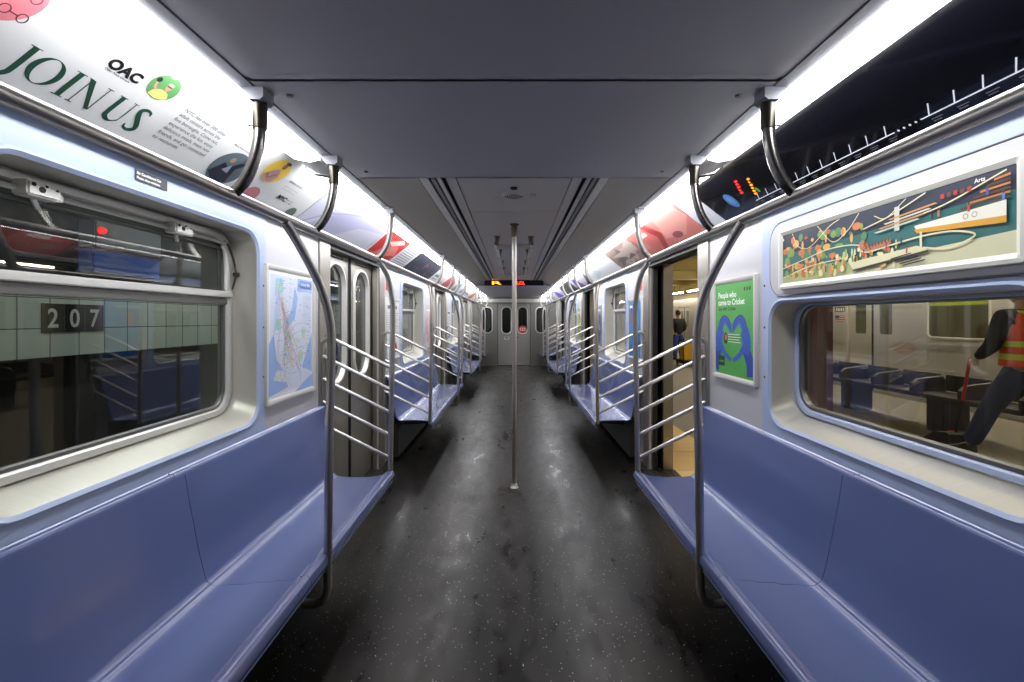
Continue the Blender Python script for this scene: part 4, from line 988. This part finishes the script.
for d in doors:
    for sg in (-1, 1):
        y0, y1 = (d-.63, d-.006) if sg < 0 else (d+.006, d+.63); cc = (y0+y1)/2
        wi = rrz(cc-.15, cc+.15, 1.12, 1.77, .03)
        L = MB().m(M_trn).plate([(y0, .0), (y1, .0), (y1, 1.92), (y0, 1.92)], [wi], fx, .04, .07); L.m(M_black); L.box(.035, .075, (y1-.015 if sg < 0 else y0), (y1 if sg < 0 else y0+.015), 0, 1.92)
        lo_ = L.build('train_door', None, t); MB().plate(wi, [], fx, .05, .055).build('train_door_pane', M_glassd, lo_)
    MB().box(.02, .09, d-.64, d+.64, 1.92, 1.95).build('door_header', M_dark, t)
pc = MB().m(mat('flag_red', (190, 70, 70), .4)).box(-.004, 0, 9.83, 10.12, 1.36, 1.50); pc.m(M_print_w)
for k in range(3): pc.box(-.006, -.004, 9.83, 10.12, 1.375+k*.045, 1.392+k*.045)
pc.m(mat('flag_blue', (50, 60, 120), .4)).box(-.007, -.004, 10.0, 10.12, 1.43, 1.50); pc.build('flag_decal', None, t)
pn = MB().m(M_dark).box(-.004, 0, 9.82, 10.14, 1.58, 1.68); pn.m(M_print_w)
for k in range(4): pn.box(-.006, -.004, 9.845+k*.07, 9.885+k*.07, 1.60, 1.66)
pn.build('number_plate', None, t)

# platform bench
t = thing('platform_bench', 'dark wooden platform bench with raised dividers on solid legs', 'bench', (5.5, 6.5, 0))
M_wood = mat('dark_bench_wood', (44, 36, 32), .5, noise=((3, 12, 3), .8, 1.2, .4, .6))
MB().box(-.22, .24, -1.75, 1.55, .40, .455, .01).build('seat', M_wood, t)
for k in range(6):
    y = -1.75+k*.66
    MB().prism([(-.20, .45), (.24, .45), (.24, .60), (.20, .66), (-.12, .62), (-.20, .56)], lambda u, v, q: (u, q, v), y-.03, y+.03).build('divider', M_wood, t)
for k in range(5):
    y = -1.75+k*.66
    MB().box(.20, .25, y+.05, y+.61, .47, .68, .01).build('back_panel', M_wood, t)
for y in (-.72, .82): MB().box(-.16, .18, y-.12, y+.12, -.012, .40, .01).build('leg', mat('bench_leg_iron', (26, 25, 25), .5), t)

# ------------------------------------------------------------------ people
def skin(chains, sub=2):
    """chains: list of lists of (key, (x,y,z), radius or (rx,ry)); keys shared between chains join"""
    vs, rs, es, ix = [], [], [], {}
    for ch in chains:
        prev = None
        for it in ch:
            k = it[0]
            if k not in ix: ix[k] = len(vs); vs.append(it[1]); rs.append(it[2] if isinstance(it[2], tuple) else (it[2], it[2]))
            if prev is not None: es.append((prev, ix[k]))
            prev = ix[k]
    me = bpy.data.meshes.new('s'); me.from_pydata(vs, es, []); o = bpy.data.objects.new('s', me); COL.objects.link(o)
    m = o.modifiers.new('k', 'SKIN'); m.use_smooth_shade = True; o.modifiers.new('d', 'SUBSURF').levels = sub
    for i, r_ in enumerate(rs): me.skin_vertices[0].data[i].radius = r_
    me.skin_vertices[0].data[0].use_root = True
    bpy.context.view_layer.update()
    r = bpy.data.meshes.new_from_object(o.evaluated_get(bpy.context.evaluated_depsgraph_get()))
    bpy.data.objects.remove(o); return r
def put_mesh(me, name, m, parent):
    me.materials.clear(); me.materials.append(m); me.shade_smooth(); me.name = name
    o = bpy.data.objects.new(name, me); COL.objects.link(o); o.parent = parent; return o
def head_mesh(c, f, rx=.078, rz=.115):
    """head with face: c centre, f unit facing vector (xy)"""
    mb = MB(); F = Vector((f[0], f[1], 0)).normalized(); S = Vector((F.y, -F.x, 0)); c = Vector(c); rings = []
    P = [(-.115, .030, .0, .02), (-.105, .045, .0, .03), (-.09, .055, .0, .045), (-.07, .062, .0, .062), (-.045, .068, 0, .070), (-.02, .072, 0, .074), (.0, .075, 0, .076), (.03, .077, 0, .082), (.06, .074, 0, .084), (.09, .060, 0, .072), (.11, .036, 0, .045), (.118, .006, 0, .008)]
    for z, a, _, d in P:
        ring = []
        for k in range(24):
            q = 2*PI*k/24; x = math.cos(q)*d; yv = math.sin(q)*a
            front = max(0, math.cos(q))
            if abs(yv) < .02 and math.cos(q) > .9 and -.04 <= z <= .0: x += .014 if z < -.01 else .008
            x += .012*front*(1 if z > -.06 else 1.4) - (.012 if math.cos(q) < -.2 and z < -.05 else 0)
            if abs(abs(yv)-.03) < .014 and front > .7 and z == .0: x -= .008
            ring.append(tuple(c+F*x+S*yv+Vector((0, 0, z))))
        rings.append(ring)
    mb.loft(rings, True, True, True)
    for sg in (-1, 1):
        e = c+S*sg*.076+F*(-.005)
        mb.tube([e+Vector((0, 0, -.028)), e+S*sg*.012+Vector((0, 0, 0)), e+S*sg*.010+Vector((0, 0, .028))], .010, 8, 2)
    mb.add([], []); return mb
def hair_mb(c, f):
    mb = MB(); F = Vector((f[0], f[1], 0)).normalized(); S = Vector((F.y, -F.x, 0)); c = Vector(c); rings = []
    for z, a, d, o in [(-.05, .070, .060, -.030), (-.02, .079, .072, -.022), (.02, .083, .082, -.012), (.055, .083, .090, .0), (.085, .072, .084, .002), (.11, .050, .058, .0), (.128, .012, .014, 0)]:
        rings.append([tuple(c+F*(o+math.cos(2*PI*k/20)*d)+S*(math.sin(2*PI*k/20)*a)+Vector((0, 0, z))) for k in range(20)])
    return mb.loft(rings, True, True, True)
SK = mat('skin', (176, 128, 100), .55)
def person(name, label, loc, rot, J, cols, vest=False, glove=None, cap=None):
    """J: joints in local metres, facing +Y, left is -X"""
    t = thing(name, label, 'person', loc); t.rotation_euler = (0, 0, rot)
    g = lambda k: J[k]
    def mid(a, b, q=.5): return tuple(a[i]+(b[i]-a[i])*q for i in range(3))
    sp = [('pel', g('pel'), .095), ('waist', g('waist'), .09), ('chest', g('chest'), .11), ('neckb', g('neckb'), (.075, .06)), ('neck', g('neck'), .052), ('skull', g('head'), .058)]
    ch = [sp]
    for s_ in 'lr':
        ch.append([('chest', g('chest'), 0), ('sh'+s_, g('sh'+s_), .062), ('ua'+s_, mid(g('sh'+s_), g('el'+s_)), .050), ('el'+s_, g('el'+s_), .040), ('fa'+s_, mid(g('el'+s_), g('wr'+s_), .4), .038), ('wr'+s_, g('wr'+s_), .026)])
        ch.append([('pel', g('pel'), 0), ('hip'+s_, g('hip'+s_), .092), ('th'+s_, mid(g('hip'+s_), g('kn'+s_)), .078), ('kn'+s_, g('kn'+s_), .055), ('ca'+s_, mid(g('kn'+s_), g('an'+s_), .35), .052), ('an'+s_, g('an'+s_), .036), ('to'+s_, g('to'+s_), .030)])
    put_mesh(skin(ch), 'body', SK, t)
    # trousers
    tr = [[('pel', g('pel'), (.150, .122)), ('w2', mid(g('pel'), g('waist'), .6), (.142, .115))]]
    for s_ in 'lr': tr.append([('pel', g('pel'), 0), ('hip'+s_, g('hip'+s_), .108), ('th'+s_, mid(g('hip'+s_), g('kn'+s_)), .108), ('kn'+s_, g('kn'+s_), .090), ('ca'+s_, mid(g('kn'+s_), g('an'+s_), .4), .086), ('an'+s_, g('an'+s_), .076)])
    put_mesh(skin(tr), 'trousers', cols[1], t)
    jk = [[('pel', mid(g('pel'), g('waist'), -.75), (.178, .15)), ('waist', g('waist'), (.158, .125)), ('chest', g('chest'), (.185, .135)), ('neckb', g('neckb'), (.085, .075))]]
    for s_ in 'lr': jk.append([('chest', g('chest'), 0), ('sh'+s_, g('sh'+s_), .088), ('ua'+s_, mid(g('sh'+s_), g('el'+s_)), .080), ('el'+s_, g('el'+s_), .070), ('fa'+s_, mid(g('el'+s_), g('wr'+s_), .5), .060), ('wr'+s_, mid(g('el'+s_), g('wr'+s_), .95), .042)])
    put_mesh(skin(jk), 'jacket', cols[0], t)
    head_mesh(g('head'), (0, 1)).build('head', SK, t, angle=80); hair_mb(g('head'), (0, 1)).build('hair', cols[2], t, angle=80)
    for s_ in 'lr':
        a, b_ = Vector(g('an'+s_)), Vector(g('to'+s_)); d = (b_-a); d.z = 0; d = d.normalized(); 
        z = b_.z-.03
        MB().loft([[tuple(a-d*.05+Vector((-d.y, d.x, 0))*wq*e+d*fq+Vector((0, 0, zz-a.z+z))) for fq, wq, e in ((0, .03, 1), (.08, .04, 1), (.18, .048, 1), (.26, .03, 1), (.26, .03, -1), (.18, .048, -1), (.08, .04, -1), (0, .03, -1))] for zz in (0, .03)]+
                  [[tuple(a-d*.045+Vector((-d.y, d.x, 0))*wq*e+d*fq+Vector((0, 0, .10-a.z+z-(.05 if fq > .1 else 0)))) for fq, wq, e in ((0.01, .03, 1), (.07, .035, 1), (.16, .035, 1), (.22, .02, 1), (.22, .02, -1), (.16, .035, -1), (.07, .035, -1), (0.01, .03, -1))]], True, True, True).build('shoe', cols[3], t, angle=60)
        # hand: palm and five bent fingers
        el, wr = Vector(g('el'+s_)), Vector(g('wr'+s_)); d = (wr-el).normalized(); sx = Vector((1, 0, 0)) if s_ == 'r' else Vector((-1, 0, 0))
        side = d.cross(sx).normalized(); nrm = side.cross(d).normalized(); pm = wr+d*.05
        hc = [[('w', tuple(wr-d*.02), .027), ('p', tuple(wr+d*.03), (.036, .020)), ('q', tuple(wr+d*.075), (.038, .018))]]
        for k in range(4):
            off = side*(-.030+.020*k); ln = (.030, .034, .032, .025)[k]; b0 = wr+d*.075+off
            c1 = b0+d*ln; c2 = c1+(d*.3-nrm*.95).normalized()*ln*.9; c3 = c2+(-d*.6-nrm*.7).normalized()*ln*.7
            hc.append([('q', 0, 0), ('f%da' % k, tuple(b0+d*.008), .0095), ('f%db' % k, tuple(c1), .0088), ('f%dc' % k, tuple(c2), .0080), ('f%dd' % k, tuple(c3), .0070)])
        tb = wr+d*.028+side*-.030
        hc.append([('p', 0, 0), ('t0', tuple(tb-side*.010), .011), ('t1', tuple(tb+d*.028-side*.020-nrm*.012), .010), ('t2', tuple(tb+d*.045-side*.012-nrm*.030), .009)])
        put_mesh(skin(hc), 'glove' if glove else 'hand', glove or SK, t)
    if vest:
        for nm, m, ex, z0, z1 in (('vest', vest[0], 0, None, None),):
            vb = MB(); ring_ = []
            zs = [.97, 1.03, 1.10, 1.18, 1.26, 1.34, 1.42, 1.48]
            W_ = [.195, .190, .186, .190, .200, .206, .200, .150]; D_ = [.158, .155, .150, .152, .156, .158, .145, .11]
            o = J['waist']
            for z, a, d_ in zip(zs, W_, D_): ring_.append([(o[0]+math.copysign(abs(math.cos(2*PI*k/32))**.8, math.cos(2*PI*k/32))*a, o[1]+math.copysign(abs(math.sin(2*PI*k/32))**.8, math.sin(2*PI*k/32))*d_+.02*(z-1)*0, z) for k in range(32)])
            vb.loft(ring_).build('vest', m, t, angle=80)
            for k, (za, zb) in enumerate(((1.035, 1.09), (1.16, 1.215))):
                q = MB(); rr_ = []
                for z in (za, zb):
                    i = max(i for i in range(len(zs)-1) if zs[i] <= z); f = (z-zs[i])/(zs[i+1]-zs[i])
                    rr_.append([((x-o[0])*1.015+o[0], (y_-o[1])*1.015+o[1], z) for x, y_ in [(ring_[i][j][0]*(1-f)+ring_[i+1][j][0]*f, ring_[i][j][1]*(1-f)+ring_[i+1][j][1]*f) for j in range(32)]])
                q.loft(rr_).build('reflective_band', vest[1], t, angle=80)
            q = MB()
            for sx in (-1, 1):
                q.tube([(o[0]+sx*.10, o[1]+.165, 1.10), (o[0]+sx*.10, o[1]+.172, 1.3), (o[0]+sx*.11, o[1]+.12, 1.47), (o[0]+sx*.11, o[1]-.10, 1.48), (o[0]+sx*.10, o[1]-.165, 1.3), (o[0]+sx*.10, o[1]-.162, 1.1)], .016, 6, 4)
            q.build('reflective_strap', vest[1], t)
    return t
navy, black_j = mat('navy_trousers', (40, 52, 88), .8), mat('black_jacket', (24, 24, 28), .75)
blue_j, brown_h, boot = mat('blue_jeans', (44, 70, 140), .8), mat('dark_hair', (34, 26, 22), .6), mat('black_boot', (20, 20, 20), .5)
J = dict(pel=(0, 0, .98), waist=(0, .01, 1.15), chest=(0, .03, 1.36), neckb=(0, .03, 1.50), neck=(0, .04, 1.57), head=(0, .07, 1.70),
         shl=(-.20, .03, 1.45), shr=(.20, .03, 1.45), ell=(-.28, .05, 1.17), elr=(.26, -.02, 1.16), wrl=(-.21, .27, 1.03), wrr=(.27, .12, .94),
         hipl=(-.09, 0, .92), hipr=(.09, 0, .92), knl=(-.11, .24, .52), knr=(.10, -.04, .50), anl=(-.11, .44, .10), anr=(.11, -.20, .10), tol=(-.12, .57, .04), tor=(.11, -.06, .04))
Wk = person('person', 'person in orange and yellow safety vest, dark sleeves and navy trousers sweeping the platform', (4.94, 4.38, -.012), 0, J, (black_j, navy, brown_h, boot),
       vest=(mat('vest_orange', (232, 84, 40), .6), mat('vest_lime', (206, 224, 60), .5)), glove=mat('work_glove', (206, 200, 184), .7))
J2 = dict(pel=(0, 0, .95), waist=(0, 0, 1.12), chest=(0, .01, 1.31), neckb=(0, .0, 1.45), neck=(0, .01, 1.51), head=(0, .03, 1.63),
          shl=(-.19, 0, 1.40), shr=(.19, 0, 1.40), ell=(-.26, -.02, 1.12), elr=(.26, -.02, 1.12), wrl=(-.20, .14, .98), wrr=(.20, .14, .98),
          hipl=(-.09, 0, .90), hipr=(.09, 0, .90), knl=(-.10, .06, .50), knr=(.10, .02, .50), anl=(-.11, .0, .09), anr=(.11, -.03, .09), tol=(-.13, .14, .04), tor=(.13, .12, .04))
person('person', 'person in a black jacket and blue jeans seen from behind past the doorway', (5.78, 16.0, -.012), .2, J2, (black_j, blue_j, brown_h, boot))
person('person', 'person in dark clothes at the edge of the doorway view, farther off', (6.02, 17.7, -.012), -.5, J2, (mat('charcoal_coat', (40, 38, 40), .8), mat('black_trousers', (28, 28, 32), .8), brown_h, boot))

# sweeper's lobby pan and broom
t = thing('long_handled_dustpan', 'black lobby dustpan with a long red handle and orange scraps in it', 'dustpan', (5.02, 5.25, -.01))
MB().m(M_black).prism([(-.16, 0), (.16, .0), (.16, .02), (.02, .13), (-.14, .15), (-.16, .13)], lambda u, v, q: (q, u, v), -.16, .16).build('pan', None, t)
hx, hy_, hz = 4.74-5.02, 4.73-5.25, 1.02
MB().tube([(0-.02, -.10, .13), (hx*.5, -.10+(hy_+.10)*.5, .58)], .013, 10).build('lower_handle', M_dark, t)
MB().tube([(hx*.46, -.10+(hy_+.10)*.46, .545), (hx, hy_, hz)], .015, 10).build('grip', mat('handle_red', (200, 36, 30), .45), t)
sc_ = MB()
for k in range(9):
    a, b_ = random.uniform(-.02, .12), random.uniform(-.1, .1); sc_.box(b_-.03, b_+.03, a-.02, a+.02, .12-a*.55, .135-a*.5, .003)
sc_.build('scraps', mat('orange_scraps', (224, 96, 60), .6), t)

# janitor cart
t = thing('janitor_cart', 'yellow janitor bin on a black wheeled base standing on the platform', 'cart', (5.28, 13.9, -.012))
MB().box(-.24, .24, -.30, .30, .10, .20, .02).build('base', M_black, t)
MB().loft([[(sx_*.13, sy_*.16, .20) for sx_, sy_ in ((1, 1), (-1, 1), (-1, -1), (1, -1))], [(sx_*.17, sy_*.20, .72) for sx_, sy_ in ((1, 1), (-1, 1), (-1, -1), (1, -1))], [(sx_*.155, sy_*.185, .72) for sx_, sy_ in ((1, 1), (-1, 1), (-1, -1), (1, -1))], [(sx_*.12, sy_*.15, .23) for sx_, sy_ in ((1, 1), (-1, 1), (-1, -1), (1, -1))]], True, True, True).build('bin', M_yel, t)
MB().tube([(-.2, -.27, .2), (-.2, -.30, .88), (.2, -.30, .88), (.2, -.27, .2)], .013, 8).build('push_handle', M_black, t)
for sx_ in (-.2, .2):
    for sy_ in (-.26, .26): MB().lathe([(0, -.015), (.05, -.015), (.05, .015), (0, .015)], (sx_, sy_, .05), 14, 'X').build('wheel', M_dark, t)
